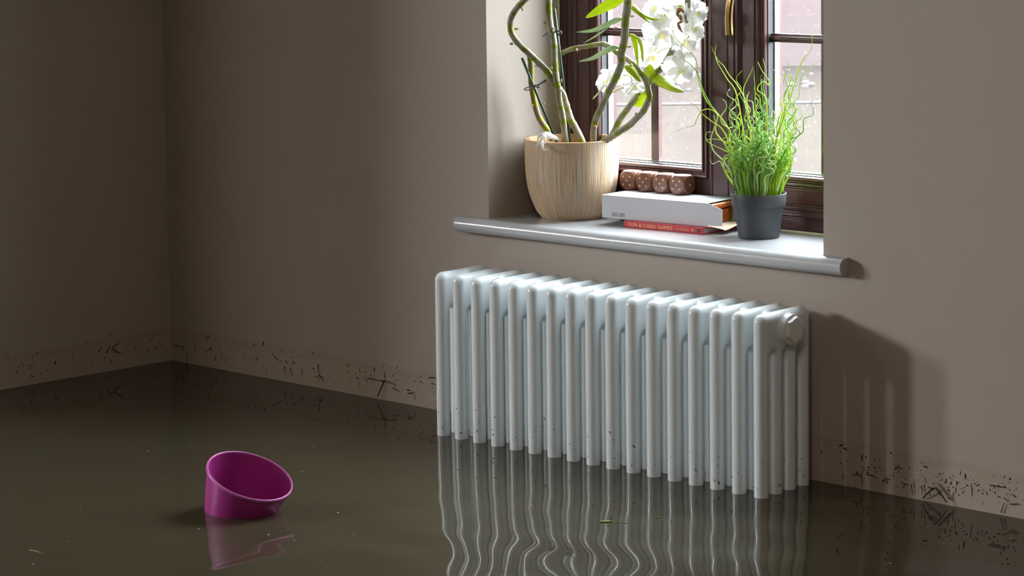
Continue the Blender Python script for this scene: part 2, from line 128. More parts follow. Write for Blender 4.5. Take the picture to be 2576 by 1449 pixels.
def water_material():
    m, nt, b = nm('murky_floodwater'); L = nt.links.new
    b.inputs['Base Color'].default_value = (*WATERC, 1); b.inputs['Roughness'].default_value = 0.015; b.inputs['IOR'].default_value = 1.333
    g = N(nt, 'ShaderNodeNewGeometry'); sx = N(nt, 'ShaderNodeSeparateXYZ'); L(g.outputs['Position'], sx.inputs[0])
    # ripples: long swells running towards the room, livelier in front of the radiator
    mp = N(nt, 'ShaderNodeMapping'); mp.inputs['Rotation'].default_value = (0, 0, math.radians(-42.6)); mp.inputs['Scale'].default_value = (0.75, 1.0, 1.0)
    L(g.outputs['Position'], mp.inputs[0])
    n1 = N(nt, 'ShaderNodeTexNoise', Scale=3.4, Detail=1.0, Roughness=0.4); L(mp.outputs[0], n1.inputs['Vector'])
    n2 = N(nt, 'ShaderNodeTexNoise', Scale=9.0, Detail=0.0); L(mp.outputs[0], n2.inputs['Vector'])
    hs = N(nt, 'ShaderNodeMath', operation='MULTIPLY_ADD'); hs.inputs[1].default_value = 0.22; L(n2.outputs['Fac'], hs.inputs[0]); L(n1.outputs['Fac'], hs.inputs[2])
    mk = N(nt, 'ShaderNodeVectorMath', operation='DISTANCE'); mk.inputs[1].default_value = (0.95, -0.80, 0.0); L(g.outputs['Position'], mk.inputs[0])
    mr = N(nt, 'ShaderNodeMapRange', interpolation_type='SMOOTHSTEP'); mr.inputs['From Min'].default_value = 0.25; mr.inputs['From Max'].default_value = 0.95
    mr.inputs['To Min'].default_value = 1.0; mr.inputs['To Max'].default_value = 0.06; L(mk.outputs['Value'], mr.inputs['Value'])
    hm = N(nt, 'ShaderNodeMath', operation='MULTIPLY'); L(hs.outputs[0], hm.inputs[0]); L(mr.outputs[0], hm.inputs[1])
    bp = N(nt, 'ShaderNodeBump', Strength=1.0, Distance=RIPPLE); L(hm.outputs[0], bp.inputs['Height']); L(bp.outputs[0], b.inputs['Normal'])
    return m
def glass_material():
    m, nt, b = nm('window_glass'); L = nt.links.new; nt.nodes.remove(b)
    t = N(nt, 'ShaderNodeBsdfTransparent'); gl = N(nt, 'ShaderNodeBsdfGlossy'); gl.inputs['Roughness'].default_value = 0.0
    f = N(nt, 'ShaderNodeFresnel', IOR=1.45); gg = N(nt, 'ShaderNodeNewGeometry'); io = N(nt, 'ShaderNodeMapRange'); io.inputs['To Min'].default_value = 1.45; io.inputs['To Max'].default_value = 1 / 1.45
    L(gg.outputs['Backfacing'], io.inputs['Value']); L(io.outputs[0], f.inputs['IOR']); mx = N(nt, 'ShaderNodeMixShader')
    t.inputs[0].default_value = (0.97, 0.98, 0.98, 1)
    L(f.outputs[0], mx.inputs[0]); L(t.outputs[0], mx.inputs[1]); L(gl.outputs[0], mx.inputs[2])
    L(mx.outputs[0], nt.nodes['Material Output'].inputs[0]); return m
def cane_material(name, green, sheath, frac, spacing):
    """orchid cane: green node bands between papery streaked sheaths; v runs along the cane in metres"""
    m, nt, b = nm(name); L = nt.links.new
    b.inputs['Roughness'].default_value = 0.5
    uv = N(nt, 'ShaderNodeUVMap'); sp = N(nt, 'ShaderNodeSeparateXYZ'); L(uv.outputs[0], sp.inputs[0])
    dv = N(nt, 'ShaderNodeMath', operation='DIVIDE'); dv.inputs[1].default_value = spacing; L(sp.outputs['Y'], dv.inputs[0])
    nj = N(nt, 'ShaderNodeTexNoise', Scale=0.7, Detail=0.0); nj.noise_dimensions = '1D'; L(dv.outputs[0], nj.inputs['W'])
    aj = N(nt, 'ShaderNodeMath', operation='MULTIPLY_ADD'); aj.inputs[1].default_value = 1.1; L(nj.outputs['Fac'], aj.inputs[0]); L(dv.outputs[0], aj.inputs[2])
    fr = N(nt, 'ShaderNodeMath', operation='FRACT'); L(aj.outputs[0], fr.inputs[0])
    rp = N(nt, 'ShaderNodeValToRGB'); rp.color_ramp.interpolation = 'CONSTANT'; L(fr.outputs[0], rp.inputs[0])
    e = rp.color_ramp.elements; e[0].position = 0; e[0].color = (0, 0, 0, 1); e[1].position = 1 - frac; e[1].color = (1, 1, 1, 1)
    cb = N(nt, 'ShaderNodeCombineXYZ')
    mu = N(nt, 'ShaderNodeMath', operation='MULTIPLY'); mu.inputs[1].default_value = 26.0; L(sp.outputs['X'], mu.inputs[0]); L(mu.outputs[0], cb.inputs['X'])
    mv = N(nt, 'ShaderNodeMath', operation='MULTIPLY'); mv.inputs[1].default_value = 40.0; L(sp.outputs['Y'], mv.inputs[0]); L(mv.outputs[0], cb.inputs['Y'])
    nz = N(nt, 'ShaderNodeTexNoise', Scale=1.0, Detail=3.0); L(cb.outputs[0], nz.inputs['Vector'])
    r2 = N(nt, 'ShaderNodeValToRGB'); L(nz.outputs['Fac'], r2.inputs[0])
    r2.color_ramp.elements[0].position = 0.36; r2.color_ramp.elements[0].color = (*[x * 0.34 for x in sheath], 1)
    r2.color_ramp.elements[1].position = 0.62; r2.color_ramp.elements[1].color = (*sheath, 1)
    mx = N(nt, 'ShaderNodeMix', data_type='RGBA'); L(rp.outputs[0], mx.inputs[0]); L(r2.outputs[0], mx.inputs[6])
    mx.inputs[7].default_value = (*green, 1); L(mx.outputs[2], b.inputs['Base Color'])
    return m
def pot_material():
    """brushed clay: fine vertical combed grooves around the pot"""
    m, nt, b = nm('combed_clay'); L = nt.links.new
    b.inputs['Roughness'].default_value = 0.6
    uv = N(nt, 'ShaderNodeUVMap'); mp = N(nt, 'ShaderNodeMapping'); mp.inputs['Scale'].default_value = (420.0, 10.0, 1.0); L(uv.outputs[0], mp.inputs[0])
    nz = N(nt, 'ShaderNodeTexNoise', Scale=1.0, Detail=3.0, Distortion=0.4); L(mp.outputs[0], nz.inputs['Vector'])
    mp2 = N(nt, 'ShaderNodeMapping'); mp2.inputs['Scale'].default_value = (30.0, 5.0, 1.0); L(uv.outputs[0], mp2.inputs[0])
    n2 = N(nt, 'ShaderNodeTexNoise', Scale=1.0, Detail=4.0); L(mp2.outputs[0], n2.inputs['Vector'])
    rp = N(nt, 'ShaderNodeValToRGB'); e = rp.color_ramp.elements; L(nz.outputs['Fac'], rp.inputs[0])
    e[0].position = 0.34; e[0].color = (0.38, 0.25, 0.145, 1); e[1].position = 0.70; e[1].color = (0.80, 0.72, 0.63, 1)
    k = e.new(0.48); k.color = (0.64, 0.475, 0.31, 1)
    r2 = N(nt, 'ShaderNodeValToRGB'); L(n2.outputs['Fac'], r2.inputs[0])
    r2.color_ramp.elements[0].position = 0.35; r2.color_ramp.elements[0].color = (1.0, 0.90, 0.76, 1)
    r2.color_ramp.elements[1].position = 0.65; r2.color_ramp.elements[1].color = (0.92, 0.95, 1.0, 1)
    mx = N(nt, 'ShaderNodeMix', data_type='RGBA', blend_type='MULTIPLY'); mx.inputs[0].default_value = 1.0
    L(rp.outputs[0], mx.inputs[6]); L(r2.outputs[0], mx.inputs[7]); L(mx.outputs[2], b.inputs['Base Color'])
    bp = N(nt, 'ShaderNodeBump', Strength=1.0, Distance=0.0012); L(nz.outputs['Fac'], bp.inputs['Height']); L(bp.outputs[0], b.inputs['Normal'])
    return m
def brick_material():
    m, nt, b = nm('pale_brick'); L = nt.links.new; b.inputs['Roughness'].default_value = 0.9; b.inputs['Specular IOR Level'].default_value = 0.0
    tc = N(nt, 'ShaderNodeTexCoord'); mp = N(nt, 'ShaderNodeMapping'); mp.inputs['Rotation'].default_value = (math.radians(90), 0, 0); L(tc.outputs['Object'], mp.inputs[0])
    br = N(nt, 'ShaderNodeTexBrick', Scale=1.0); L(mp.outputs[0], br.inputs['Vector'])
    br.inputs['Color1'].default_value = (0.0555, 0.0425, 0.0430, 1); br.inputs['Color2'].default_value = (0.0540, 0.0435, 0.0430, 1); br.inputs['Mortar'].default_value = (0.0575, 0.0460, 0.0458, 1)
    br.inputs['Brick Width'].default_value = 0.22; br.inputs['Row Height'].default_value = 0.075; br.inputs['Mortar Size'].default_value = 0.006
    L(br.outputs['Color'], b.inputs['Base Color']); return m
M = {
 'wall': wall_material(), 'water': water_material(), 'glass': glass_material(), 'clay': pot_material(), 'brick': brick_material(),
 'ceiling': mat('white_ceiling', (0.75, 0.73, 0.70), 0.8), 'floor': mat('dark_floor', (0.16, 0.12, 0.09), 0.6, var=(4, 0.2)),
 'sill': mat('sill_gloss_paint', (0.53, 0.545, 0.56), 0.22, coat=0.3, bump=(45, 0.0004)),
 'mahogany': mat('mahogany_grain', (0.060, 0.017, 0.018), 0.40, coat=0.12, var=(9, 0.35, (30, 30, 2)), bump=(160, 0.0001)),
 'mahoganyH': mat('mahogany_grain_rail', (0.060, 0.017, 0.018), 0.40, coat=0.12, var=(9, 0.35, (2, 30, 30)), bump=(160, 0.0001)),
 'gasket': mat('black_gasket', (0.012, 0.012, 0.013), 0.5), 'spacer': mat('white_spacer', (0.80, 0.84, 0.92), 0.4),
 'brass': mat('brass', (0.72, 0.52, 0.22), 0.16, metal=1.0), 'sealant': mat('cream_sealant', (0.62, 0.60, 0.46), 0.5),
 'enamel': mat('white_enamel', (0.785, 0.855, 0.885), 0.25, coat=0.3), 'plug': mat('white_plug', (0.82, 0.85, 0.85), 0.22, coat=0.4),
 'mud': mat('dried_mud', (0.035, 0.024, 0.012), 0.85), 'twig': mat('wet_twig', (0.018, 0.012, 0.008), 0.6), 'rust': mat('tan_scum', (0.32, 0.23, 0.12), 0.8),
 'soil': mat('bark_compost', (0.10, 0.06, 0.035), 0.9, bump=(90, 0.004)),
 'clay_in': mat('clay_inside', (0.60, 0.36, 0.19), 0.7),
 'cane': cane_material('orchid_cane', (0.165, 0.200, 0.004), (0.37, 0.345, 0.215), 0.29, 0.036),
 'caneY': cane_material('yellow_cane', (0.34, 0.32, 0.010), (0.42, 0.36, 0.22), 0.55, 0.024),
 'leaf': mat('orchid_leaf', (0.43, 0.50, 0.035), 0.42, trans=0.6, var=(30, 0.12)),
 'leaf_pale': mat('orchid_leaf_pale', (0.44, 0.52, 0.33), 0.42, trans=0.4, var=(30, 0.1)),
 'petal': mat('white_petal', (0.94, 0.94, 0.92), 0.55, trans=0.62), 'throat': mat('yellow_throat', (0.90, 0.84, 0.48), 0.5, trans=0.4),
 'bract': mat('dry_bract', (0.62, 0.44, 0.30), 0.7, trans=0.3), 'bract_brown': mat('brown_spent_bloom', (0.40, 0.20, 0.09), 0.7, trans=0.2),
 'stake': mat('dark_green_stake', (0.020, 0.050, 0.038), 0.4), 'clip': mat('grey_green_clip', (0.045, 0.062, 0.062), 0.45),
 'stem_green': mat('flower_stem', (0.42, 0.50, 0.20), 0.5),
 'black_pot': mat('charcoal_plastic', (0.040, 0.045, 0.052), 0.48, bump=(300, 0.0001)),
 'blade1': mat('lime_blade', (0.50, 0.66, 0.06), 0.4, trans=0.35), 'blade2': mat('green_blade', (0.20, 0.46, 0.08), 0.38, trans=0.3), 'blade3': mat('pale_blade', (0.60, 0.72, 0.38), 0.4, trans=0.3),
 'die': mat('stained_wood', (0.17, 0.060, 0.037), 0.36, coat=0.35, var=(14, 0.25, (1, 1, 6))), 'pip': mat('brass_pip', (0.80, 0.60, 0.26), 0.4, metal=0.0), 'crack': mat('dark_crack', (0.02, 0.008, 0.006), 0.8),
 'card': mat('white_card', (0.68, 0.71, 0.76), 0.55), 'card_in': mat('tan_card', (0.72, 0.55, 0.40), 0.8), 'ink': mat('black_ink', (0.02, 0.02, 0.03), 0.6),
 'varnish': mat('orange_varnish', (0.36, 0.095, 0.018), 0.18, coat=0.7, var=(10, 0.35, (2, 12, 12))),
 'red_cover': mat('red_book_cloth', (0.58, 0.025, 0.055), 0.42, coat=0.2), 'paper': mat('page_edges', (0.80, 0.78, 0.74), 0.8), 'gold': mat('gold_lettering', (0.80, 0.50, 0.22), 0.4, metal=0.3), 'gold_dull': mat('dull_gold_ink', (0.55, 0.42, 0.10), 0.5),
 'magenta': mat('magenta_plastic', (0.37, 0.030, 0.235), 0.42), 'magenta_rim': mat('magenta_rim', (0.48, 0.10, 0.36), 0.35),
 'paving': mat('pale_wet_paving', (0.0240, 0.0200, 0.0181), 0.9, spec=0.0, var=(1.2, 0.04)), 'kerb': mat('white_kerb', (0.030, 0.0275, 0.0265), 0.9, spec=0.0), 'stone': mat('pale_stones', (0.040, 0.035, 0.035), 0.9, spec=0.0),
 'drop': mat('raindrop_painted_glint', (0.95, 0.95, 0.95), 0.1, trans=0.6), 'straw': mat('straw_bit', (0.34, 0.33, 0.12), 0.7), 'scrap': mat('pale_scrap', (0.45, 0.45, 0.42), 0.6), 'leafbit': mat('green_leaf_bit', (0.20, 0.34, 0.06), 0.5),
 'whiteplastic': mat('white_plastic', (0.8, 0.8, 0.8), 0.4),
}
# ---------------------------------------------------------------- mesh helpers
def tag(o, label=None, cat=None, group=None, kind=None):
    if label: o['label'] = label
    if cat: o['category'] = cat
    if group: o['group'] = group
    if kind: o['kind'] = kind
    return o
def empty(name, loc, rz=0.0):
    o = bpy.data.objects.new(name, None); COL.objects.link(o); o.location = loc; o.rotation_euler = (0, 0, rz); o.empty_display_size = 0.05
    return o
class MB:
    def __init__(s): s.v = []; s.f = []; s.uv = []; s.mi = []; s.sm = []
    def add(s, vs_, fs, uvs=None, mi=0, smooth=True):
        k = len(s.v); s.v += [tuple(p) for p in vs_]
        for i, f in enumerate(fs):
            s.f.append(tuple(k + j for j in f)); s.mi.append(mi); s.sm.append(smooth)
            s.uv.append(uvs[i] if uvs else [(0, 0)] * len(f))
    def box(s, x0, x1, y0, y1, z0, z1, mi=0):
        v = [(x, y, z) for z in (z0, z1) for y in (y0, y1) for x in (x0, x1)]
        s.add(v, [(0, 2, 3, 1), (4, 5, 7, 6), (0, 1, 5, 4), (2, 6, 7, 3), (0, 4, 6, 2), (1, 3, 7, 5)], mi=mi, smooth=False)
    def lathe(s, c, prof, n=48, mi=0, axis='z', closed=False, uvw=False):
        vs_, fs, uvs = [], [], []
        acc = 0; ln = [0]
        for a, b in zip(prof, prof[1:]): acc += math.hypot(a[0] - b[0], a[1] - b[1]); ln.append(acc)
        for i, (r, h) in enumerate(prof):
            for k in range(n):
                a = 2 * math.pi * k / n; p = (r * math.cos(a), r * math.sin(a), h)
                if axis == 'x': p = (h, r * math.cos(a), r * math.sin(a))
                if axis == 'y': p = (r * math.cos(a), h, r * math.sin(a))
                vs_.append((c[0] + p[0], c[1] + p[1], c[2] + p[2]))
        for i in range(len(prof) - 1):
            for k in range(n):
                q = (k + 1) % n
                f = (i * n + k, i * n + q, (i + 1) * n + q, (i + 1) * n + k)
                if axis == 'y': f = f[::-1]
                fs.append(f)
                u0, u1 = k / n, (k + 1) / n
                uu = [(u0, ln[i]), (u1, ln[i]), (u1, ln[i + 1]), (u0, ln[i + 1])]
                uvs.append(uu[::-1] if axis == 'y' else uu)
        s.add(vs_, fs, uvs, mi)
    def tube(s, pts, rad, n=10, mi=0, cap=True, u0=0.0):
        pts = [Vector(p) for p in pts]
        if not callable(rad):
            rr = rad if isinstance(rad, (list, tuple)) else [rad, rad]
            rad = lambda t, rr=rr: rr[min(int(t * (len(rr) - 1)), len(rr) - 2)] * (1 - (t * (len(rr) - 1) - min(int(t * (len(rr) - 1)), len(rr) - 2))) + rr[min(int(t * (len(rr) - 1)), len(rr) - 2) + 1] * (t * (len(rr) - 1) - min(int(t * (len(rr) - 1)), len(rr) - 2))
        ln = [0.0]
        for a, b in zip(pts, pts[1:]): ln.append(ln[-1] + (b - a).length)
        tot = ln[-1] or 1
        nrm = None; vs_ = []
        for i, p in enumerate(pts):
            t = (pts[min(i + 1, len(pts) - 1)] - pts[max(i - 1, 0)])
            t = t.normalized() if t.length > 1e-9 else Vector((0, 0, 1))
            if nrm is None: nrm = t.orthogonal().normalized()
            nrm = (nrm - t * nrm.dot(t)); nrm = nrm.normalized() if nrm.length > 1e-6 else t.orthogonal().normalized()
            bi = t.cross(nrm); r = rad(ln[i] / tot)
            for k in range(n):
                a = 2 * math.pi * k / n; vs_.append(p + (nrm * math.cos(a) + bi * math.sin(a)) * r)
        fs, uvs = [], []
        for i in range(len(pts) - 1):
            for k in range(n):
                q = (k + 1) % n; fs.append((i * n + k, i * n + q, (i + 1) * n + q, (i + 1) * n + k))
                uvs.append([(k / n, ln[i] + u0), ((k + 1) / n, ln[i] + u0), ((k + 1) / n, ln[i + 1] + u0), (k / n, ln[i + 1] + u0)])
        if cap:
            fs.append(tuple(range(n))[::-1]); uvs.append([(0, u0)] * n)
            fs.append(tuple((len(pts) - 1) * n + k for k in range(n))); uvs.append([(0, tot + u0)] * n)
        s.add(vs_, fs, uvs, mi)
    def build(s, name, mats, parent=None, smooth=None, auto=None):
        off = Vector((0, 0, 0))
        p = parent
        inv = Matrix.Identity(4)
        if parent is not None: inv = world_of(parent).inverted()
        me = bpy.data.meshes.new(name)
        me.from_pydata([tuple(inv @ Vector(v)) for v in s.v], [], s.f)
        for m_ in (mats if isinstance(mats, (list, tuple)) else [mats]): me.materials.append(M[m_] if isinstance(m_, str) else m_)
        me.polygons.foreach_set('material_index', s.mi)
        me.polygons.foreach_set('use_smooth', [bool(x) if smooth is None else smooth for x in s.sm])
        ul = me.uv_layers.new(name='UVMap')
        ul.data.foreach_set('uv', [c for f in s.uv for p_ in f for c in p_])
        me.update()
        if auto is not None:
            me.set_sharp_from_angle(angle=math.radians(auto))
        o = bpy.data.objects.new(name, me); COL.objects.link(o)
        if parent is not None: o.parent = parent
        return o
def world_of(o):
    m = Matrix.LocRotScale(o.location, o.rotation_euler, o.scale)
    return world_of(o.parent) @ m if o.parent else m
def bevel(o, w, seg=3, angle=40):
    b = o.modifiers.new('edge', 'BEVEL'); b.width = w; b.segments = seg; b.limit_method = 'ANGLE'; b.angle_limit = math.radians(angle); return o
def smooth_pts(pts, k=6):
    """Catmull-Rom through the points"""
    P = [Vector(p) for p in pts]; out = []
    for i in range(len(P) - 1):
        a, b, c, d = P[max(i - 1, 0)], P[i], P[i + 1], P[min(i + 2, len(P) - 1)]
        for j in range(k):
            t = j / k
            out.append(0.5 * ((2 * b) + (c - a) * t + (2 * a - 5 * b + 4 * c - d) * t * t + (3 * b - a - 3 * c + d) * t ** 3))
    out.append(P[-1]); return out
def frame_ring(mb, x0, x1, z0, z1, prof, mi=0, mi_h=None):
    """mitred frame: prof = closed list of (inset, y)"""
    n = len(prof); vs_ = []
    for d, y in prof: vs_ += [(x0 + d, y, z0 + d), (x1 - d, y, z0 + d), (x1 - d, y, z1 - d), (x0 + d, y, z1 - d)]
    for k in range(4):
        q = (k + 1) % 4; fs = []
        for i in range(n):
            j = (i + 1) % n; fs.append((i * 4 + k, j * 4 + k, j * 4 + q, i * 4 + q))
        mb.add(vs_, fs, mi=(mi_h if (mi_h is not None and k in (0, 2)) else mi), smooth=False)
rnd = random.Random(7)
# ================================================================ THE ROOM
def prism(mb, plan, z0, z1, mi=0):
    n = len(plan); v = [(x, y, z0) for x, y in plan] + [(x, y, z1) for x, y in plan]
    mb.add(v, [tuple(range(n))[::-1], tuple(range(n, 2 * n))] + [(i, (i + 1) % n, n + (i + 1) % n, n + i) for i in range(n)], mi=mi, smooth=False)
FLOOR, CEIL = -0.42, 1.98
OPEN = [(-0.018, 0.15), (0.756, 0.15), (0.828, 0.345), (0.828, 0.42), (0.0, 0.42), (0.0, 0.345)]
mb = MB()
prism(mb, [(-3.32, 0.15), (-0.018, 0.15), (0.0, 0.345), (0.0, 0.42), (-3.32, 0.42)], FLOOR - 0.1, CEIL)
prism(mb, [(0.756, 0.15), (4.3, 0.15), (4.3, 0.42), (0.828, 0.42), (0.828, 0.345)], FLOOR - 0.1, CEIL)
prism(mb, OPEN, FLOOR - 0.1, 0.362); prism(mb, OPEN, 1.63, CEIL)
tag(mb.build('wall_back', 'wall'), 'cream plastered wall with the window and radiator', 'wall', kind='structure')
LX = lambda y: -0.975 + 0.0577 * (y - 0.15)            # left wall is slightly out of square
mb = MB()
OY0, OY1 = -2.75, EDGE          # wide opening into the adjoining room
for y0, y1, z0, z1 in ((OY1, 0.15, FLOOR - 0.1, CEIL), (-4.3, OY0, FLOOR - 0.1, CEIL), (OY0, OY1, 1.72, CEIL)):
    prism(mb, [(LX(y0), y0), (LX(y1), y1), (LX(y1) - 0.12, y1), (LX(y0) - 0.12, y0)], z0, z1)
tag(mb.build('wall_left', 'wall'), 'dim cream plastered wall left of the corner', 'wall', kind='structure')
mb = MB()                       # far wall of the adjoining room with its two-light window
AX, PANES = -3.20, ((-2.80, -2.36), (-3.61, -3.17))
for y0, y1, z0, z1 in ((-2.36, 0.42, FLOOR - 0.1, CEIL), (-4.4, -3.61, FLOOR - 0.1, CEIL), (-3.17, -2.80, FLOOR - 0.1, CEIL), (-2.80, -2.36, FLOOR - 0.1, 1.17), (-3.61, -3.17, FLOOR - 0.1, 1.17), (-2.80, -2.36, 1.83, CEIL), (-3.61, -3.17, 1.83, CEIL)):
    mb.box(AX - 0.12, AX, y0, y1, z0, z1)
prism(mb, [(-2.10, -1.50), (-2.10, 0.15), (-2.00, 0.15), (-2.00, -1.50)], FLOOR - 0.1, CEIL); prism(mb, [(-2.68, -2.70), (-2.68, -2.24), (-2.60, -2.24), (-2.60, -2.70)], FLOOR - 0.1, CEIL)   # two unseen blockers, added only to soften the pane light's edge
tag(mb.build('wall_far_and_blockers', 'wall'), kind='structure')
mb = MB(); mb.box(4.3, 4.4, -4.4, 0.42, FLOOR - 0.1, CEIL); tag(mb.build('wall_right', 'wall'), kind='structure')
mb = MB(); mb.box(-3.32, 4.4, -4.4, -4.3, FLOOR - 0.1, CEIL); tag(mb.build('wall_front', 'wall'), kind='structure')
mb = MB(); mb.box(-3.32, 4.4, -4.4, 0.42, CEIL, CEIL + 0.1); tag(mb.build('ceiling', 'ceiling'), kind='structure')
mb = MB(); mb.box(-3.32, 4.4, -4.4, 0.42, FLOOR - 0.1, FLOOR); tag(mb.build('floor', 'floor'), kind='structure')
mb = MB()
shore = [(4.3, 0.15), (LX(0.15), 0.15), (LX(OY1), OY1), (LX(OY1) - 0.12, OY1), (LX(0.15) - 0.12, 0.15), (-2.0, 0.15), (-2.0, -1.5), (-2.1, -1.5), (-2.1, 0.15), (-3.2, 0.15), (-3.2, -4.3),
         (LX(-4.3) - 0.12, -4.3), (LX(OY0) - 0.12, OY0), (LX(OY0), OY0), (LX(-4.3), -4.3), (4.3, -4.3)]     # the waterline around every wall
mb.add([(x, y, 0.0) for x, y in shore], [tuple(range(len(shore)))], smooth=False)
tag(mb.build('floodwater', 'water'), 'murky brown floodwater covering the whole floor', 'water', kind='stuff')
# second window, out of frame in the left wall
w2 = tag(empty('window_2', (AX, -2.98, 1.5)), 'window of the adjoining room', 'window', kind='structure')
for y0, y1 in PANES:
    mb = MB(); mb.box(AX - 0.09, AX - 0.04, y0, y0 + 0.02, 1.17, 1.83); mb.box(AX - 0.09, AX - 0.04, y1 - 0.02, y1, 1.17, 1.83); mb.box(AX - 0.09, AX - 0.04, y0 + 0.02, y1 - 0.02, 1.17, 1.19); mb.box(AX - 0.09, AX - 0.04, y0 + 0.02, y1 - 0.02, 1.81, 1.83)
    mb.build('window_frame', 'mahogany', w2)
# ================================================================ WINDOW
YF, YG = 0.337, 0.365
win = tag(empty('window_1', (0.41, YF, 0.39)), 'dark mahogany casement window above the radiator', 'window', kind='structure')
mb = MB()
frame_ring(mb, -0.005, 0.833, 0.3935, 1.64, [(0.0, YF), (0.022, YF), (0.0235, YF + 0.003), (0.026, YF + 0.003), (0.0275, YF - 0.001), (0.0315, YF - 0.001), (0.033, YF + 0.002), (0.038, YF + 0.002), (0.0395, YF - 0.001), (0.0445, YF - 0.001), (0.046, YF + 0.003), (0.0535, YF + 0.007), (0.0535, YF + 0.07), (0.0, YF + 0.07)], 0, 1)
f = mb.build('window_frame', ['mahogany', 'mahoganyH'], win); bevel(f, 0.0012, 2, 25)
mb = MB()   # mullion post with its beads
px = [(0.3743, 0.003), (0.3755, 0.0), (0.3775, 0.0), (0.3785, 0.002), (0.4135, 0.002), (0.4145, 0.004), (0.4155, 0.004), (0.4165, 0.001), (0.4285, 0.001), (0.4295, 0.004), (0.4310, 0.004), (0.432, 0.001), (0.4375, 0.001), (0.4385, 0.005), (0.4385, 0.06), (0.3743, 0.06)]
prism(mb, [(x, YF - 0.006 + d) for x, d in px], 0.4445, 1.60)
bevel(mb.build('mullion', 'mahogany', win), 0.0008, 2, 25)
SASH = [(0.0, YF + 0.001), (0.0265, YF + 0.001), (0.028, YF + 0.004), (0.0305, YF + 0.004), (0.032, YF), (0.037, YF + 0.001), (0.0385, YF + 0.0045), (0.041, YF + 0.0045), (0.0425, YF + 0.001), (0.0475, YF + 0.004), (0.0490, YF + 0.009), (0.0490, YG - 0.008), (0.0490, YG + 0.03), (0.0, YG + 0.03)]
def sash(name, x0, x1, vbars):
    z0, z1 = 0.4440, 1.5865
    s_ = MB(); frame_ring(s_, x0, x1, z0, z1, SASH, 0, 1)
    so = bevel(s_.build(name, ['mahogany', 'mahoganyH'], win), 0.001, 2, 25)
    g = MB(); frame_ring(g, x0, x1, z0, z1, [(0.0470, YG - 0.016), (0.0505, YG - 0.016), (0.0505, YG + 0.001), (0.0470, YG + 0.001)]); g.build('gasket', 'gasket', so)
    k = MB(); frame_ring(k, x0, x1, z0, z1, [(0.0485, YG + 0.001), (0.0530, YG + 0.001), (0.0530, YG + 0.015), (0.0485, YG + 0.015)]); k.build('spacer', 'spacer', so)
    p = MB(); p.box(x0 + 0.048, x1 - 0.048, YG, YG + 0.001, z0 + 0.048, z1 - 0.048); p.build('glass_pane', 'glass', so)
    for zb in (0.7395, 1.0145, 1.2765):
        b = MB()
        frame_prof = [(-0.0083, 0.006), (-0.0075, 0.001), (-0.0035, 0.0), (-0.0025, -0.004), (0.0025, -0.004), (0.0035, 0.0), (0.0075, 0.001), (0.0083, 0.006)]
        n = len(frame_prof); vs_ = [(x, YG - 0.007 + y, zb + z) for x in (x0 + 0.046, x1 - 0.046) for z, y in frame_prof]
        b.add(vs_, [(i, i + 1, n + i + 1, n + i) for i in range(n - 1)] + [tuple(range(n)), (0, n, 2 * n - 1, n - 1)], smooth=False)
        b.build('glazing_bar', 'mahoganyH', so)
    for xb in vbars:
        b = MB(); b.box(xb - 0.009, xb + 0.009, YG + 0.002, YG + 0.012, z0 + 0.05, z1 - 0.05); b.build('glazing_bar', 'mahogany', so)
    # raindrops outside the pane, their sky glint painted in as white
    dr = MB()
    for i in range(150):
        x, z = rnd.uniform(x0 + 0.055, x1 - 0.055), rnd.uniform(z0 + 0.055, 0.80); r = rnd.choice((0.0006, 0.0008, 0.0010, 0.0014)) * rnd.uniform(0.6, 1.1); st = rnd.uniform(1.0, 2.4)
        prof = [(0.0, -0.6), (0.7, -0.5), (1.0, 0.0), (0.7, 0.5), (0.0, 0.6)]; n = 8
        dr.add([(x + r * a * math.cos(2 * math.pi * k / n), YG + 0.0035 + h * r, z + st * r * a * math.sin(2 * math.pi * k / n)) for a, h in prof for k in range(n)],
               [(i_ * n + k, i_ * n + (k + 1) % n, (i_ + 1) * n + (k + 1) % n, (i_ + 1) * n + k) for i_ in range(4) for k in range(n)])
    d = dr.build('raindrops', 'drop', so); d['kind'] = 'stuff'
    return so
sash('left_sash', 0.0478, 0.3933, [0.2145])
rs = sash('right_sash', 0.4440, 0.7790, [0.6070])
# brass lever handle hanging on the right sash
mb = MB()
mb.lathe((0.4665, 0, 0.83), [(0.0, YF + 0.001), (0.012, YF + 0.001), (0.012, YF - 0.008), (0.008, YF - 0.012), (0.008, YF - 0.04), (0.0, YF - 0.04)][::-1], 20, axis='y')
pts = smooth_pts([(0.4665, YF - 0.040, 0.862), (0.4660, YF - 0.050, 0.845), (0.4635, YF - 0.056, 0.82), (0.4595, YF - 0.057, 0.80), (0.4560, YF - 0.055, 0.775), (0.4550, YF - 0.052, 0.7465)], 5)
for wv, yy in ((1, 0),):
    vs_ = []; n = 8; prof = [(-0.0068, 0.003), (-0.0068, -0.002), (-0.004, -0.004), (0.004, -0.004), (0.0068, -0.002), (0.0068, 0.003), (0.004, 0.0045), (-0.004, 0.0045)]
    for p in pts: vs_ += [(p.x + a, p.y + b, p.z) for a, b in prof]
    fs = [(i * n + k, i * n + (k + 1) % n, (i + 1) * n + (k + 1) % n, (i + 1) * n + k) for i in range(len(pts) - 1) for k in range(n)]
    mb.add(vs_, fs + [tuple(range(n)), tuple((len(pts) - 1) * n + k for k in range(n))[::-1]])
mb.build('handle', 'brass', rs, auto=35)
mb = MB(); mb.tube([(0.0, YF - 0.001, 0.3915), (0.828, YF - 0.001, 0.3915)], 0.0035, 8)
mb.tube([(0.0, YF - 0.001, 0.3915), (0.0, YF - 0.001, 1.63)], 0.0025, 8); mb.build('sealant_bead', 'sealant', win)
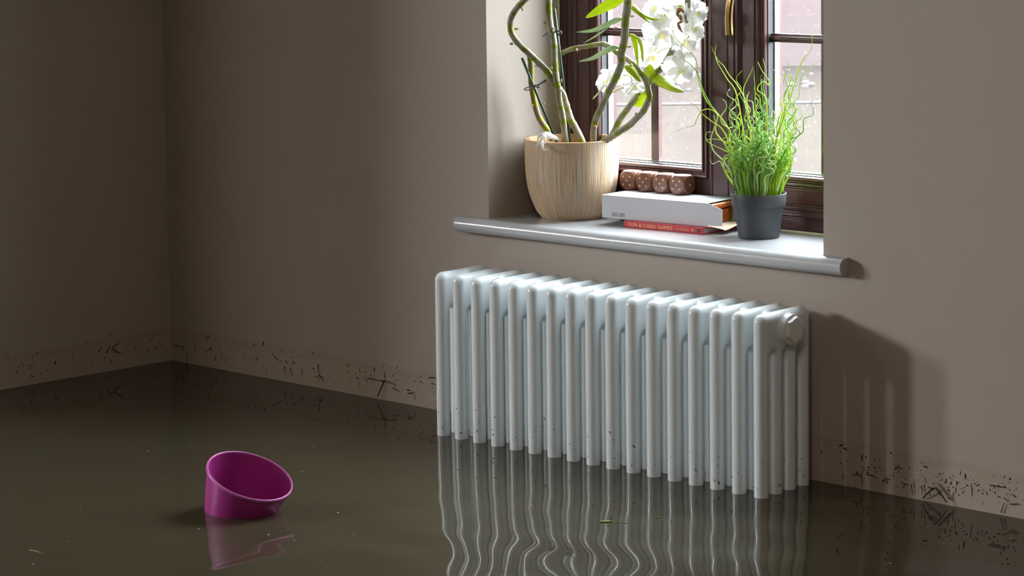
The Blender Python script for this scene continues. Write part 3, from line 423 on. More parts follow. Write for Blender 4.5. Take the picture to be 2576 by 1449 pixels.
# sill board with bullnosed front edge
mb = MB(); ZS0, ZS1 = 0.3610, 0.3903; RN = (ZS1 - ZS0) / 2; ZM = (ZS0 + ZS1) / 2; XL, XR, YN = -0.083, 0.808, 0.137
prism(mb, [(-0.0175, 0.1495), (0.7555, 0.1495), (0.826, 0.344), (0.001, 0.344)], ZS0, ZS1)
n = 12; arc = [math.pi / 2 - math.pi * i / n for i in range(n + 1)]
rows = []
def nose_row(cx, cy, dx, dy): return [(cx + dx * RN * math.cos(a), cy + dy * RN * math.cos(a), ZM + RN * math.sin(a)) for a in arc]
rows = [nose_row(XR, YN, 0, -1), nose_row(XL, YN, 0, -1)]
for k in range(1, 9):
    t = math.pi / 2 * k / 8; rows.append(nose_row(XL, YN, -math.sin(t), -math.cos(t)))
rows.append(nose_row(XL, 0.1505, -1, 0))
vs_ = [p for r_ in rows for p in r_]; m_ = n + 1
mb.add(vs_, [(i * m_ + j, i * m_ + j + 1, (i + 1) * m_ + j + 1, (i + 1) * m_ + j) for i in range(len(rows) - 1) for j in range(n)])
mb.add([(XL, YN, ZS1), (XR, YN, ZS1), (XR, 0.1505, ZS1), (XL, 0.1505, ZS1), (XL, YN, ZS0), (XR, YN, ZS0), (XR, 0.1505, ZS0), (XL, 0.1505, ZS0)], [(0, 1, 2, 3), (4, 7, 6, 5)], smooth=False)
mb.add(rows[0] + [(XR, 0.1505, ZS0), (XR, 0.1505, ZS1)], [tuple(range(n + 3))], smooth=False)
mb.build('window_sill', 'sill', win)
# ================================================================ RADIATOR
NS, PITCH, RT = 17, 0.046, 0.0125
rad = tag(empty('column_radiator', (0.368, 0.057, -0.307)), 'white four-column radiator under the windowsill standing in floodwater', 'radiator')
def section_mesh():
    mb = MB(); ya, yb, zt, rc = -RT, 0.114 + RT, 0.307, 0.0150
    # outer loop (y, z, inward normal) then three slots
    outer = []
    for cy, cz, a0 in ((yb - rc, zt - rc, 0), (ya + rc, zt - rc, 90), (ya + rc, -zt + rc, 180), (yb - rc, -zt + rc, 270)):
        for k in range(9):
            a = math.radians(a0 + 90 * k / 8); outer.append((cy + rc * math.cos(a), cz + rc * math.sin(a), -math.cos(a), -math.sin(a)))
    loops = [outer]
    for yc in (0.019, 0.057, 0.095):
        h = []; r = 0.0065; zc = 0.2335
        for k in range(17):
            a = math.radians(180 * k / 16); h.append((yc + r * math.cos(a), zc + r * math.sin(a), math.cos(a), math.sin(a)))
        for k in range(17):
            a = math.radians(180 + 180 * k / 16); h.append((yc + r * math.cos(a), -zc + r * math.sin(a), math.cos(a), math.sin(a)))
        loops.append(h)
    J = 14
    for lp in loops:
        n = len(lp); vs_ = []
        for j in range(J + 1):
            t = -math.pi / 2 + math.pi * j / J; d = RT * (1 - math.cos(t)); x = RT * math.sin(t)
            vs_ += [(x, p[0] + p[2] * d, p[1] + p[3] * d) for p in lp]
        mb.add(vs_, [(j * n + k, j * n + (k + 1) % n, (j + 1) * n + (k + 1) % n, (j + 1) * n + k) for j in range(J) for k in range(n)])
    for sgn in (1, -1):
        poly = [(0.0, zt - RT), (0.114, zt - RT)]
        for yc in (0.095, 0.057, 0.019):
            for k in range(17):
                a = math.radians(180 * k / 16); poly.append((yc + 0.019 * math.cos(a), 0.2335 + 0.019 * math.sin(a)))
        for x in (RT, -RT):
            mb.add([(x, y, z * sgn) for y, z in poly], [tuple(range(len(poly)))])
    return mb
sec = section_mesh().build('section', 'enamel', rad)
for i in range(NS):
    o = sec if i == 0 else sec.copy()
    if i: COL.objects.link(o); o.parent = rad
    o.location = Vector((PITCH * i, 0, 0))
HP = [(0.0278, 0.0110), (0.0262, 0.0128), (0.0243, 0.0150), (0.0234, 0.0185), (0.0231, 0.0230), (0.0234, 0.0275), (0.0243, 0.0310), (0.0262, 0.0332), (0.0278, 0.0350)]
for zc in (0.277, -0.277):
    hub = MB(); hub.lathe((0, 0.057, zc), HP, 40, axis='x')
    hb = hub.build('connector', 'enamel', rad)
    for i in range(NS - 1):
        o = hb if i == 0 else hb.copy()
        if i: COL.objects.link(o); o.parent = rad
        o.location = Vector((PITCH * i, 0, 0))
mb = MB(); x0 = 0.736
mb.lathe((0, 0.057, 0.276), [(0.0300, x0 + 0.0110), (0.0276, x0 + 0.0130), (0.0262, x0 + 0.0165), (0.0255, x0 + 0.0200)], 48, axis='x')
mb.build('end_boss', 'enamel', rad)
mb = MB()
mb.lathe((0, 0.057, 0.276), [(0.0240, x0 + 0.0195), (0.0262, x0 + 0.0205), (0.0265, x0 + 0.0225), (0.0258, x0 + 0.0240), (0.0225, x0 + 0.0245), (0.0, x0 + 0.0246)], 48, axis='x')
pl = mb.build('end_plug', 'plug', rad, auto=35)
mb = MB(); hx = [(0.057 + 0.0232 * math.cos(math.radians(a)), 0.276 + 0.0232 * math.sin(math.radians(a))) for a in range(20, 380, 60)]
vs_ = [(x0 + 0.0240, y, z) for y, z in hx] + [(x0 + 0.0300, y, z) for y, z in hx] + [(x0 + 0.0312, 0.057 + (y - 0.057) * 0.94, 0.276 + (z - 0.276) * 0.94) for y, z in hx]
mb.add(vs_, [(k, (k + 1) % 6, 6 + (k + 1) % 6, 6 + k) for k in range(6)] + [(6 + k, 6 + (k + 1) % 6, 12 + (k + 1) % 6, 12 + k) for k in range(6)] + [tuple(range(12, 18))], smooth=False)
bevel(mb.build('hexagon_cap', 'plug', pl), 0.0008, 2, 20)
mb = MB(); mb.tube([(-0.0115, 0.06, 0.004), (-0.030, 0.06, 0.004)], 0.0055, 14); mb.build('air_vent_stub', 'whiteplastic', rad)
# flood dirt dried onto the columns
def fleck(mb, c, nx, tz, L, W, T=0.0006, mi=0):
    """irregular flat flake at c; nx surface normal, tz in-plane long direction"""
    c, nx, tz = Vector(c), Vector(nx).normalized(), Vector(tz).normalized(); b = nx.cross(tz)
    n = 7; rim = []
    for k in range(n):
        a = 2 * math.pi * k / n; q = rnd.uniform(0.65, 1.1); rim.append(c + tz * L * math.cos(a) * q + b * W * math.sin(a) * q + nx * T * 0.2)
    mb.add(rim + [c + nx * T] + [p - nx * T * 0.9 for p in rim], [(k, (k + 1) % n, n) for k in range(n)] + [(k, n + 1 + k, n + 1 + (k + 1) % n, (k + 1) % n) for k in range(n)], mi=mi)
mb = MB()
for i in range(NS):
    for row, cnt in ((0, 9), (1, 2), (2, 2), (3, 3 if i < NS - 1 else 8)):
        for k in range(cnt):
            th = rnd.uniform(-80, 60) if row == 0 else rnd.uniform(-60, 20)
            if i == NS - 1: th = rnd.uniform(-80, 85)
            a = math.radians(th); nrm_ = Vector((math.sin(a), -math.cos(a), 0)); z = 0.012 + 0.055 * rnd.random() ** 1.3
            c = Vector((PITCH * i, 0.038 * row, z)) + nrm_ * RT
            s_ = rnd.choice((0.0005, 0.0007, 0.0007, 0.0010, 0.0014)); el = rnd.choice((1, 1, 1.5, 2.5, 4))
            t = Vector((nrm_.y * -1, nrm_.x, 0)) * rnd.uniform(-1, 1) + Vector((0, 0, 1)) * rnd.uniform(-1, 1)
            if t.length < 0.1: t = Vector((0, 0, 1))
            fleck(mb, c, nrm_, t, min(s_ * el, 0.0042), s_ * 0.8, 0.0005, 0 if rnd.random() < 0.8 else 1)
d = mb.build('mud_specks', ['mud', 'rust'], rad); d['kind'] = 'stuff'
# ================================================================ FLOOD DEBRIS ON THE WALLS
mb = MB()
def wall_flecks(n, xa, xb, dens):
    for k in range(n):
        x = rnd.uniform(xa, xb); z = dens(x) + rnd.gauss(0, 0.013)
        if z < 0.006: continue
        s_ = rnd.choice((0.0005, 0.0006, 0.0008, 0.0008, 0.0012, 0.0018)); el = rnd.choice((1, 1, 1.3, 2, 3.5)); a = rnd.uniform(0, math.pi)
        fleck(mb, (x, 0.1497, z), (0, -1, 0), (math.cos(a), 0, math.sin(a)), s_ * el, s_ * 0.85, 0.0006)
wall_flecks(400, 0.74, 2.1, lambda x: 0.055 - 0.016 * min(1.3, (x - 0.74) / 0.4))
wall_flecks(300, 0.80, 2.1, lambda x: 0.034)
wall_flecks(110, -0.45, 0.0, lambda x: 0.045)
wall_flecks(70, -0.97, -0.45, lambda x: 0.050)
for l in TWIGS2[:-1]:
    mb.tube(smooth_pts(l, 3), [0.0009, 0.0007, 0.0004], 5)
for k in range(26):   # vertical drips of grit
    x = rnd.choice((rnd.uniform(-0.9, -0.05), rnd.uniform(0.8, 1.2))); z = rnd.uniform(0.018, 0.045); mb.tube([(x, 0.1496, z), (x + rnd.uniform(-.002, .002), 0.1496, z - rnd.uniform(0.006, 0.014))], [0.0005, 0.0003], 5)
tag(mb.build('dried_debris', 'mud'), 'band of dark flecks and plant bits dried on the window wall above the water', 'debris', kind='stuff')
mb = MB()
for k in range(110):
    y = 0.13 - 0.42 * rnd.random(); z = 0.042 + rnd.gauss(0, 0.014)
    if z < 0.008: continue
    s_ = rnd.choice((0.0006, 0.0007, 0.0010, 0.0016)); el = rnd.choice((1, 1, 1.5, 2.5)); a = rnd.uniform(0, math.pi)
    fleck(mb, (LX(y) + 0.0003, y, z), (1, -0.058, 0), (0, math.cos(a), math.sin(a)), s_ * el, s_ * 0.85, 0.0006)
for y, z, a, L in ((-0.005, 0.048, 0.5, 0.03), (0.0, 0.045, -0.6, 0.02), (-0.02, 0.040, 0.9, 0.018), (-0.21, 0.020, -0.5, 0.012), (-0.15, 0.034, 1.2, 0.009), (-0.04, 0.046, 0.8, 0.012)):
    mb.tube([(LX(y) + 0.001, y, z), (LX(y) + 0.001, y + L * math.cos(a), z + L * math.sin(a))], [0.0012, 0.0007], 5)
tag(mb.build('dried_debris', 'mud'), 'sparse dark flecks dried on the dim left wall above the water', 'debris', kind='stuff')
for l, lab in zip(TWIGS, ('dark twig leaning from the waterline against the wall left of the radiator', 'short dark twig slanting down left on the wall right of the radiator', 'dark twig slanting down right on the wall near the frame edge')):
    mb = MB(); mb.tube(smooth_pts(l, 4), [0.0014, 0.0012, 0.0009], 7); tag(mb.build('twig', 'twig'), lab, 'twig', 'twigs stuck to the wall')
# ================================================================ ORCHID
ZSILL = 0.3903
PC = Vector((0.0957, 0.2618, ZSILL))
orchid = tag(empty('potted_orchid', PC), 'white flowering orchid in a combed clay pot on the windowsill', 'plant')
def fillet(pts, k=5): return [(p.x, p.z) for p in smooth_pts([(r, 0, h) for r, h in pts], k)]
outp = fillet([(0.0585, 0.0015), (0.0665, 0.010), (0.0735, 0.024), (0.0805, 0.042), (0.0858, 0.064), (0.0885, 0.088), (0.0898, 0.115), (0.0898, 0.138), (0.0893, 0.1500)], 4)
mb = MB()
mb.lathe(PC, [(0.0, 0.0), (0.0575, 0.0)] + outp, 96)
po = mb.build('pot', 'clay', orchid)
mb = MB(); mb.lathe(PC, [(0.0893, 0.1500), (0.0886, 0.1512), (0.0872, 0.1514), (0.0858, 0.1508), (0.0852, 0.148), (0.0850, 0.125), (0.083, 0.10)], 96); mb.build('rim', 'clay_in', po)
mb = MB(); mb.lathe(PC, [(0.086, 0.122), (0.06, 0.127), (0.03, 0.130), (0.0, 0.131)], 40); mb.build('compost', 'soil', orchid)
for pts, r0, r1, st in CANES:
    mb = MB(); sp = smooth_pts(pts, 6); spac = 0.024 if st else 0.040
    tot = sum((b - a).length for a, b in zip(sp, sp[1:]))
    def rr(t, r0=r0, r1=r1, tot=tot, spac=spac):
        ph = (t * tot / spac) % 1.0
        return 1.10 * (r0 + (r1 - r0) * t) * (0.97 + 0.09 * math.exp(-((min(ph, 1 - ph)) / 0.07) ** 2) - 0.06 * (1.0 if 0.76 < ph < 0.97 else 0.0))
    mb.tube(sp, rr, 14); mb.build('cane', 'caneY' if st else 'cane', orchid)
for st_ in STAKES:
    mb = MB(); mb.tube([st_[0], st_[-1]], 0.0024, 10); mb.build('support_stake', 'stake', orchid)
for l in CLIPS:
    mb = MB(); mb.tube(smooth_pts(l, 5), [0.0010, 0.0010, 0.0010, 0.0022], 8); mb.build('plant_clip', 'clip', orchid)
VIEW = -Vector(B_)
def leaf(pts, hw, twist, ribs=8):
    sp = smooth_pts(pts, 8); n = len(sp); mb = MB(); vs_ = []
    for i, p in enumerate(sp):
        t = (sp[min(i + 1, n - 1)] - sp[max(i - 1, 0)]).normalized(); s = i / (n - 1)
        wdt = hw * min(1, 0.35 + 2.6 * s) * (math.sin(math.pi * min(1, 0.22 + 0.78 * s)) ** 0.75 if s < 0.999 else 0.02)
        side = t.cross(VIEW).normalized(); up = side.cross(t)
        d = side * math.cos(twist * (0.3 + 0.5 * s)) + up * math.sin(twist * (0.3 + 0.5 * s)); nrm_ = d.cross(t)
        for k in range(ribs + 1):
            u = -1 + 2 * k / ribs; vs_.append(p + d * wdt * u + nrm_ * (abs(u) ** 1.3 * wdt * 0.45))
    m_ = ribs + 1
    mb.add(vs_, [(i * m_ + k, i * m_ + k + 1, (i + 1) * m_ + k + 1, (i + 1) * m_ + k) for i in range(n - 1) for k in range(ribs)])
    return mb
for i, (pts, hw, tw) in enumerate(LEAVES):
    o = leaf(pts, hw, tw).build('leaf', 'leaf_pale' if i in (1, 2, 3) else 'leaf', orchid)
    s_ = o.modifiers.new('thick', 'SOLIDIFY'); s_.thickness = 0.0006; s_.offset = 0
def petal(mb, C, ax, dr, L, W, curl, seed, mi=0, ruff=0.06):
    """one tepal: from C along dr, bending back along -ax; ruffled margin"""
    side = ax.cross(dr).normalized(); A, B = 9, 8; vs_ = []
    for i in range(A + 1):
        s = i / A; wd = W * (0.18 + 0.95 * math.sin(math.pi * min(1.0, 0.06 + 0.88 * s)) ** 0.8) if s < 1 else W * 0.28
        for k in range(B + 1):
            u = -1 + 2 * k / B
            rf = ruff * L * (abs(u) ** 2) * math.sin(seed + 9 * s + 3.0 * u) * (0.3 + s) + 0.02 * L * math.sin(seed * 2 + 14 * s) * abs(u)
            q = s * (1 - 0.05 * math.sin(seed + 5 * u) * s)
            vs_.append(C + dr * L * q + side * wd * u + ax * (curl * L * s * s + rf - 0.10 * L * (1 - u * u) * math.sin(math.pi * s)))
    m_ = B + 1
    mb.add(vs_, [(i * m_ + k, i * m_ + k + 1, (i + 1) * m_ + k + 1, (i + 1) * m_ + k) for i in range(A) for k in range(B)], mi=mi)
for fi, (c, R0, fdir, roll, op) in enumerate(FLOWERS):
    C, ax = Vector(c), Vector(fdir).normalized(); e1 = Vector((0, 0, 1)); e1 = (e1 - ax * e1.dot(ax)).normalized(); e2 = ax.cross(e1)
    mb = MB()
    lift = 1.15 * (1 - op)
    for k, (ang, lw, ww) in enumerate(((90, 1.0, 0.27), (210, 0.98, 0.27), (330, 0.98, 0.27), (28, 1.0, 0.47), (152, 1.0, 0.47))):
        a = math.radians(ang) + (roll - 0.5) * 0.5
        dr = (e2 * math.cos(a) + e1 * math.sin(a)); dr = (dr * math.cos(lift) + ax * math.sin(lift)).normalized(); axx = (ax - dr * ax.dot(dr)).normalized()
        petal(mb, C - ax * (0.001 * (k < 3)), axx, dr, R0 * 1.00 * lw, R0 * 1.10 * ww, -0.12, fi * 1.7 + k, ruff=0.10 if k < 3 else 0.16)
    fl = mb.build('flower', 'petal', orchid)
    # frilled trumpet lip with a yellow throat
    mb = MB(); n, rows = 24, 7; vs_ = []
    down = (-e1 * 0.75 + ax * 0.75).normalized(); s1 = down.cross(e2).normalized()
    for i in range(rows + 1):
        s = i / rows; r = R0 * (0.10 + 0.42 * s ** 1.5); h = R0 * 0.62 * s
        for k in range(n):
            a = 2 * math.pi * k / n; fr = 1 + 0.16 * s * s * math.sin(6 * a + fi) ; top = 1 - 0.55 * s * max(0, math.cos(a))
            vs_.append(C + down * h * top * (1 + 0.08 * s * math.sin(9 * a + fi)) + (s1 * -math.cos(a) + e2 * math.sin(a)) * r * fr)
    fs = [(i * n + k, i * n + (k + 1) % n, (i + 1) * n + (k + 1) % n, (i + 1) * n + k) for i in range(rows) for k in range(n)]
    mb.add(vs_, fs); mb.mi = [1 if j < 3 * n else 0 for j in range(len(mb.f))]
    lp = mb.build('lip', ['petal', 'throat'], fl); lp['label'] = 'frilled lip with a yellow throat'
# flower stalks joining blooms to the canes
for a, b, c_ in ((FLOWERS[1][0], (0.197, 0.245, 0.628), None), (FLOWERS[0][0], (0.16, 0.25, 0.62), None), (FLOWERS[3][0], FLOWERS[4][0], None), (FLOWERS[4][0], FLOWERS[6][0], None), (FLOWERS[2][0], CANES[5][0][-2], None), (FLOWERS[9][0], CANES[5][0][-4], None), (FLOWERS[7][0], FLOWERS[8][0], None), (FLOWERS[8][0], FLOWERS[6][0], None), (FLOWERS[5][0], FLOWERS[4][0], None), (FLOWERS[11][0], FLOWERS[1][0], None), (FLOWERS[10][0], FLOWERS[6][0], None), (FLOWERS[3][0], FLOWERS[2][0], None), (FLOWERS[6][0], CANES[6][0][6], None)):
    A_, B2 = Vector(a), Vector(b); mid = (A_ + B2) / 2 + Vector((0, 0.012, 0.006)); mb = MB()
    mb.tube(smooth_pts([A_ + Vector((0, 0.004, 0)), mid, B2], 6), [0.0011, 0.0013], 8); mb.build('flower_stalk', 'stem_green', orchid)
for l in BRACTS:
    mb = MB(); mb.tube(l, [0.0022, 0.0026, 0.0006], 6); mb.build('dry_bract', 'bract', orchid)
# brown shrivelled bloom beside the hanging cane
mb = MB(); b0 = Vector(CANES[6][0][-2]) + Vector((-0.012, -0.004, -0.004))
mb.tube(smooth_pts([b0 + Vector(d) for d in ((0.010, 0, 0.010), (0.0, 0, 0.016), (-0.006, 0, 0.006), (0.004, -0.002, 0.001), (0.004, 0, -0.006), (-0.004, 0, -0.010), (0.0, 0, -0.020), (0.006, 0, -0.026))], 5), [0.0012, 0.0048, 0.0018, 0.0042, 0.0018, 0.0030, 0.0008], 8)
mb.build('spent_flower', 'bract_brown', orchid)
# white wilted bloom lolling over the pot rim
mb = MB(); mb.tube(smooth_pts(WILT, 5), [0.0024, 0.0042, 0.0062, 0.0034], 10)
for l in WILTC: mb.tube(smooth_pts(l, 5), [0.0026, 0.0030, 0.0014, 0.0006], 7)
mb.build('wilted_flower', 'petal', orchid)
# ================================================================ CURLY GRASS
GC = Vector((0.5411, 0.2563, ZSILL))
grass = tag(empty('potted_curly_grass', GC), 'curly green grass plant in a charcoal plastic pot on the windowsill', 'plant')
mb = MB(); mb.lathe(GC, [(0.0, 0.0), (0.0352, 0.0), (0.0364, 0.0012), (0.0442, 0.0560), (0.0474, 0.0568), (0.0480, 0.0585), (0.0494, 0.0785), (0.0492, 0.0795), (0.0482, 0.0797), (0.0475, 0.0785), (0.0462, 0.058)], 72)
mb.build('pot', 'black_pot', grass, auto=30)
mb = MB(); mb.lathe(GC, [(0.0465, 0.066), (0.03, 0.069), (0.0, 0.071)], 40); mb.build('compost', 'soil', grass)
bl = MB()
for i, l in enumerate(GRASS):
    sp = smooth_pts(l, 8); bl.tube(sp, [0.0019, 0.0017, 0.0012, 0.0009, 0.0004], 7, mi=i % 3 if i % 2 else 0)
def curl_blade(mb, mi):
    a = rnd.uniform(0, 2 * math.pi); q = 0.037 * math.sqrt(rnd.random()); p = GC + Vector((q * math.cos(a), q * math.sin(a), 0.070))
    lean = 0.30 * q / 0.037 + rnd.uniform(-0.08, 0.16); d = Vector((math.cos(a) * lean, math.sin(a) * lean * 0.7, 1.0)).normalized()
    L = rnd.choice((rnd.uniform(0.09, 0.16), rnd.uniform(0.15, 0.27))); n = int(L / 0.0035); pts = [p.copy()]
    ph = rnd.uniform(0, 6.28); wl = rnd.uniform(0.030, 0.060); kx = rnd.uniform(60, 210); tw = rnd.uniform(-60, 60)
    ax = Vector((math.cos(ph), math.sin(ph), 0.2)).normalized()
    for j in range(n):
        s = j / n; sl = j * 0.0035; amp = kx * (0.10 + 1.2 * min(1, max(0, sl - 0.025) / 0.06))
        ax.rotate(Matrix.Rotation(math.radians(tw) * 0.10, 3, d))
        d.rotate(Matrix.Rotation(amp * 0.0035 * math.sin(2 * math.pi * sl / wl + ph), 3, ax))
        d = (d + Vector((0, 0, 0.035 if s < 0.75 else 0.0))).normalized(); p = p + d * 0.0035
        if p.y > 0.328: p.y = 0.328; d.y = -abs(d.y)
        if p.z < ZSILL + 0.075 and j > 8: p.z = ZSILL + 0.075; d.z = abs(d.z)
        pts.append(p.copy())
    r = rnd.uniform(0.0011, 0.0018); mb.tube(pts, [r, r, r * 0.85, r * 0.7, r * 0.3], 6, mi=mi)
for k in range(150): curl_blade(bl, (0, 1, 0, 1, 2)[k % 5])
o = bl.build('grass_blades', ['blade1', 'blade2', 'blade3'], grass); o['kind'] = 'stuff'
# ================================================================ CARTON, WOODEN BOX, BOOK, DICE
RB = math.atan2(0.0175, 0.231)
bx = tag(empty('cardboard_carton', (0.205, 0.2207, 0.4025), RB), 'white open-ended card carton printed 032-205 resting on the red book', 'box')
W_, D_, H_, T_ = 0.2325, 0.097, 0.0425, 0.0009
def local(mb_fn, name, m_, parent, **kw):
    """build a mesh given in the parent's own axes"""
    mb = MB(); mb_fn(mb); mw = world_of(parent); mb.v = [tuple(mw @ Vector(p)) for p in mb.v]; return mb.build(name, m_, parent, **kw)
def carton(mb):
    mb.box(0, W_, 0, T_, 0, H_); mb.box(0, W_, D_ - T_, D_, 0, H_); mb.box(0, W_, T_, D_ - T_, 0, T_); mb.box(0, W_, T_, D_ - T_, H_ - T_, H_); mb.box(0, T_, T_, D_ - T_, T_, H_ - T_)
local(carton, 'carton_body', 'card', bx)
def flap(mb): prism_xz(mb, [(W_, 0.0006), (W_ + 0.003, 0.0016), (W_ + 0.0340, 0.0030), (W_ + 0.0340, 0.0335), (W_ + 0.006, H_ - 0.0008), (W_, H_ - 0.0004)], 0.0, T_)
def prism_xz(mb, plan, y0, y1, mi=0):
    n = len(plan); v = [(x, y0, z) for x, z in plan] + [(x, y1, z) for x, z in plan]
    mb.add(v, [tuple(range(n)), tuple(range(n, 2 * n))[::-1]] + [(i, n + i, n + (i + 1) % n, (i + 1) % n) for i in range(n)], mi=mi, smooth=False)
local(flap, 'side_flap', 'card', bx)
def bflap(mb):   # bottom flap, tan inside, sagging, far corner curled up
    nx, ny = 8, 8; vs_ = []
    for i in range(nx + 1):
        for j in range(ny + 1):
            u, v = i / nx, j / ny; x = W_ + 0.040 * u; y = 0.001 + (D_ - 0.002) * v; z = 0.0004 - 0.0045 * u * u * (1 - v) + 0.020 * max(0, u - 0.5) * max(0, v - 0.15)
            vs_.append((x, y - 0.010 * u * v, z))
    m2 = ny + 1; f_ = [(i * m2 + j, (i + 1) * m2 + j, (i + 1) * m2 + j + 1, i * m2 + j + 1) for i in range(nx) for j in range(ny)]
    mb.add(vs_, f_)
local(bflap, 'bottom_flap', 'card_in', bx)
def text(name, body, m_, size, mw, parent, ext=0.00008, sx=1.0):
    c = bpy.data.curves.new(name, 'FONT'); c.body = body; c.size = size; c.extrude = ext; c.resolution_u = 3
    t = bpy.data.objects.new(name, c); COL.objects.link(t)
    me = bpy.data.meshes.new_from_object(t.evaluated_get(bpy.context.evaluated_depsgraph_get())); bpy.data.objects.remove(t)
    me.materials.clear(); me.materials.append(M[m_])
    o = bpy.data.objects.new(name, me); COL.objects.link(o); o.parent = parent; o.matrix_local = mw @ Matrix.Diagonal((sx, 1, 1, 1)); return o
STAND = Matrix.Rotation(math.radians(90), 4, 'X')       # text upright, facing -y
text('lettering', '032-205', 'ink', 0.0098, Matrix.Translation((0.0230, -0.00012, 0.0042)) @ STAND, bx, sx=0.90)
# varnished wooden box slid into the carton
wb = tag(empty('wooden_box', tuple(world_of(bx) @ Vector((0.014, 0.004, 0.001))), RB), 'orange varnished wooden box inside the white carton', 'box')
def wbody(mb): mb.box(0.004, 0.2185, 0.004, 0.084, 0.0002, 0.0255)
bevel(local(wbody, 'box_body', 'varnish', wb), 0.0045, 4)
def wlid(mb): mb.box(0.0, 0.2225, 0.0005, 0.087, 0.0262, 0.0385)
bevel(local(wlid, 'box_lid', 'varnish', wb), 0.0055, 5)
# red book
RK = math.atan2(0.0094, 0.1792)
bk = tag(empty('hardback_book', (0.2646, 0.2121, ZSILL + 0.0002), RK), 'thin red hardback with gold spine lettering under the white carton', 'book')
BL, BD, BH = 0.1795, 0.108, 0.0116
def cover(mb):
    mb.box(0, BL, 0.0, BD, 0, 0.0016); mb.box(0, BL, 0.0, BD, BH - 0.0016, BH); mb.box(0, BL, 0.0, 0.0018, 0.0016, BH - 0.0016)
bevel(local(cover, 'cover', 'red_cover', bk), 0.0006, 2)
local(lambda mb: mb.box(0.003, BL - 0.003, 0.0018, BD - 0.004, 0.0017, BH - 0.0017), 'pages', 'paper', bk)
text('spine_title', 'FUN & CARD GAMES', 'gold', 0.0098, Matrix.Translation((0.0105, -0.00012, 0.0024)) @ STAND, bk, sx=1.10)
text('spine_author', 'Jon Tremaine', 'gold_dull', 0.0068, Matrix.Translation((0.1185, -0.00012, 0.0038)) @ STAND, bk, sx=0.74)
def emblem(mb): mb.lathe((0.1560, 0, 0.0058), [(0.0, -0.0003), (0.0026, -0.0003), (0.0026, 0.0002)], 20, axis='y')
local(emblem, 'spine_emblem', 'gold_dull', bk)
def ornament(mb):
    for x in (0.1655, 0.1690, 0.1725): mb.box(x - 0.0011, x + 0.0011, -0.00015, 0.0002, 0.0028, 0.0088)
local(ornament, 'spine_ornament', 'gasket', bk)
# four wooden dice in a row on the carton
DS = 0.036
def die_mesh():
    """cube with corners rounded by a sphere, so that each face is a disc"""
    mb = MB(); n = 28; h = DS / 2; RS = h * 1.362; vs_ = {}; 
    for ax in range(3):
        for sg in (-1, 1):
            v = []
            for i in range(n + 1):
                for j in range(n + 1):
                    p = [0, 0, 0]; p[ax] = sg * h; p[(ax + 1) % 3] = h * math.tan(math.pi / 4 * (-1 + 2 * i / n)) ; p[(ax + 2) % 3] = h * math.tan(math.pi / 4 * (-1 + 2 * j / n))
                    q = Vector(p); L = q.length
                    if L > RS: q = q * (RS / L)
                    v.append(q)
            m2 = n + 1; fs = [(i * m2 + j, (i + 1) * m2 + j, (i + 1) * m2 + j + 1, i * m2 + j + 1) for i in range(n) for j in range(n)]
            mb.add(v, fs if sg > 0 else [f[::-1] for f in fs])
    return mb
LABS = ('wooden die with a dark vertical crack, touching the clay pot', 'wooden die next to the cracked one, second from the clay pot', 'wooden die third from the clay pot, between two uncracked dice', 'wooden die at the far end of the row, nearest the curly grass')
zt = 0.4025 + H_ + 0.0003
for i, xc in enumerate((0.1985, 0.2390, 0.2790, 0.3188)):
    de = tag(empty('wooden_die', (xc, 0.3178, zt), (0.02, -0.015, 0.01, 0.0)[i]), LABS[i], 'die', 'wooden dice on the carton')
    def dm(mb):
        k = die_mesh(); mb.add([(p[0], p[1], p[2] + DS / 2) for p in k.v], k.f)
    local(dm, 'die_body', 'die', de, auto=24)
    for a, b in ((-0.0078, 0.0076), (0.0078, 0.0076), (0, 0), (-0.0078, -0.0076), (0.0078, -0.0076)):
        local(lambda mb: mb.lathe((a, 0, DS / 2 + b), [(0.0, -DS / 2 - 0.00018), (0.0021, -DS / 2 - 0.00018), (0.0021, -DS / 2 + 0.001)], 20, axis='y'), 'pip', 'pip', de)
    local(lambda mb: mb.lathe((0, 0, DS / 2), [(0.0021, DS / 2 - 0.001), (0.0021, DS / 2 + 0.00018), (0.0, DS / 2 + 0.00018)], 20, axis='x'), 'pip', 'pip', de)
    if i == 0: local(lambda mb: mb.box(-0.0040, -0.0036, -DS / 2 - 0.0001, -DS / 2 + 0.001, 0.0045, DS - 0.0045), 'crack', 'crack', de)
# ================================================================ FLOATING THINGS
tc_, tn = Vector(TUBC), Vector(TUBN).normalized()
tub = tag(empty('plastic_pot', tuple(tc_)), 'magenta plastic pot floating tilted in the floodwater', 'pot')
q = Vector((0, 0, 1)).rotation_difference(tn).to_matrix()
RTB = TUBR
def tl(prof, name, m_, auto=None):
    mb = MB(); mb.lathe((0, 0, 0), prof, 96); mb.v = [tuple(tc_ + q @ Vector(p)) for p in mb.v]; return mb.build(name, m_, tub, auto=auto)
tl([(0.0, -0.125), (RTB * 0.60, -0.125), (RTB * 0.615, -0.122), (RTB * 0.975, -0.004), (RTB * 0.975, -0.001), (RTB * 0.945, -0.001), (RTB * 0.94, -0.006), (RTB * 0.585, -0.119), (0.0, -0.119)], 'pot_body', 'magenta', 35)
tl([(RTB * 0.972, -0.0052), (RTB * 0.993, -0.0045), (RTB * 1.0, -0.0018), (RTB * 0.992, 0.0006), (RTB * 0.972, 0.0014), (RTB * 0.952, 0.0006), (RTB * 0.944, -0.0016), (RTB * 0.948, -0.0052)], 'rim', 'magenta_rim')
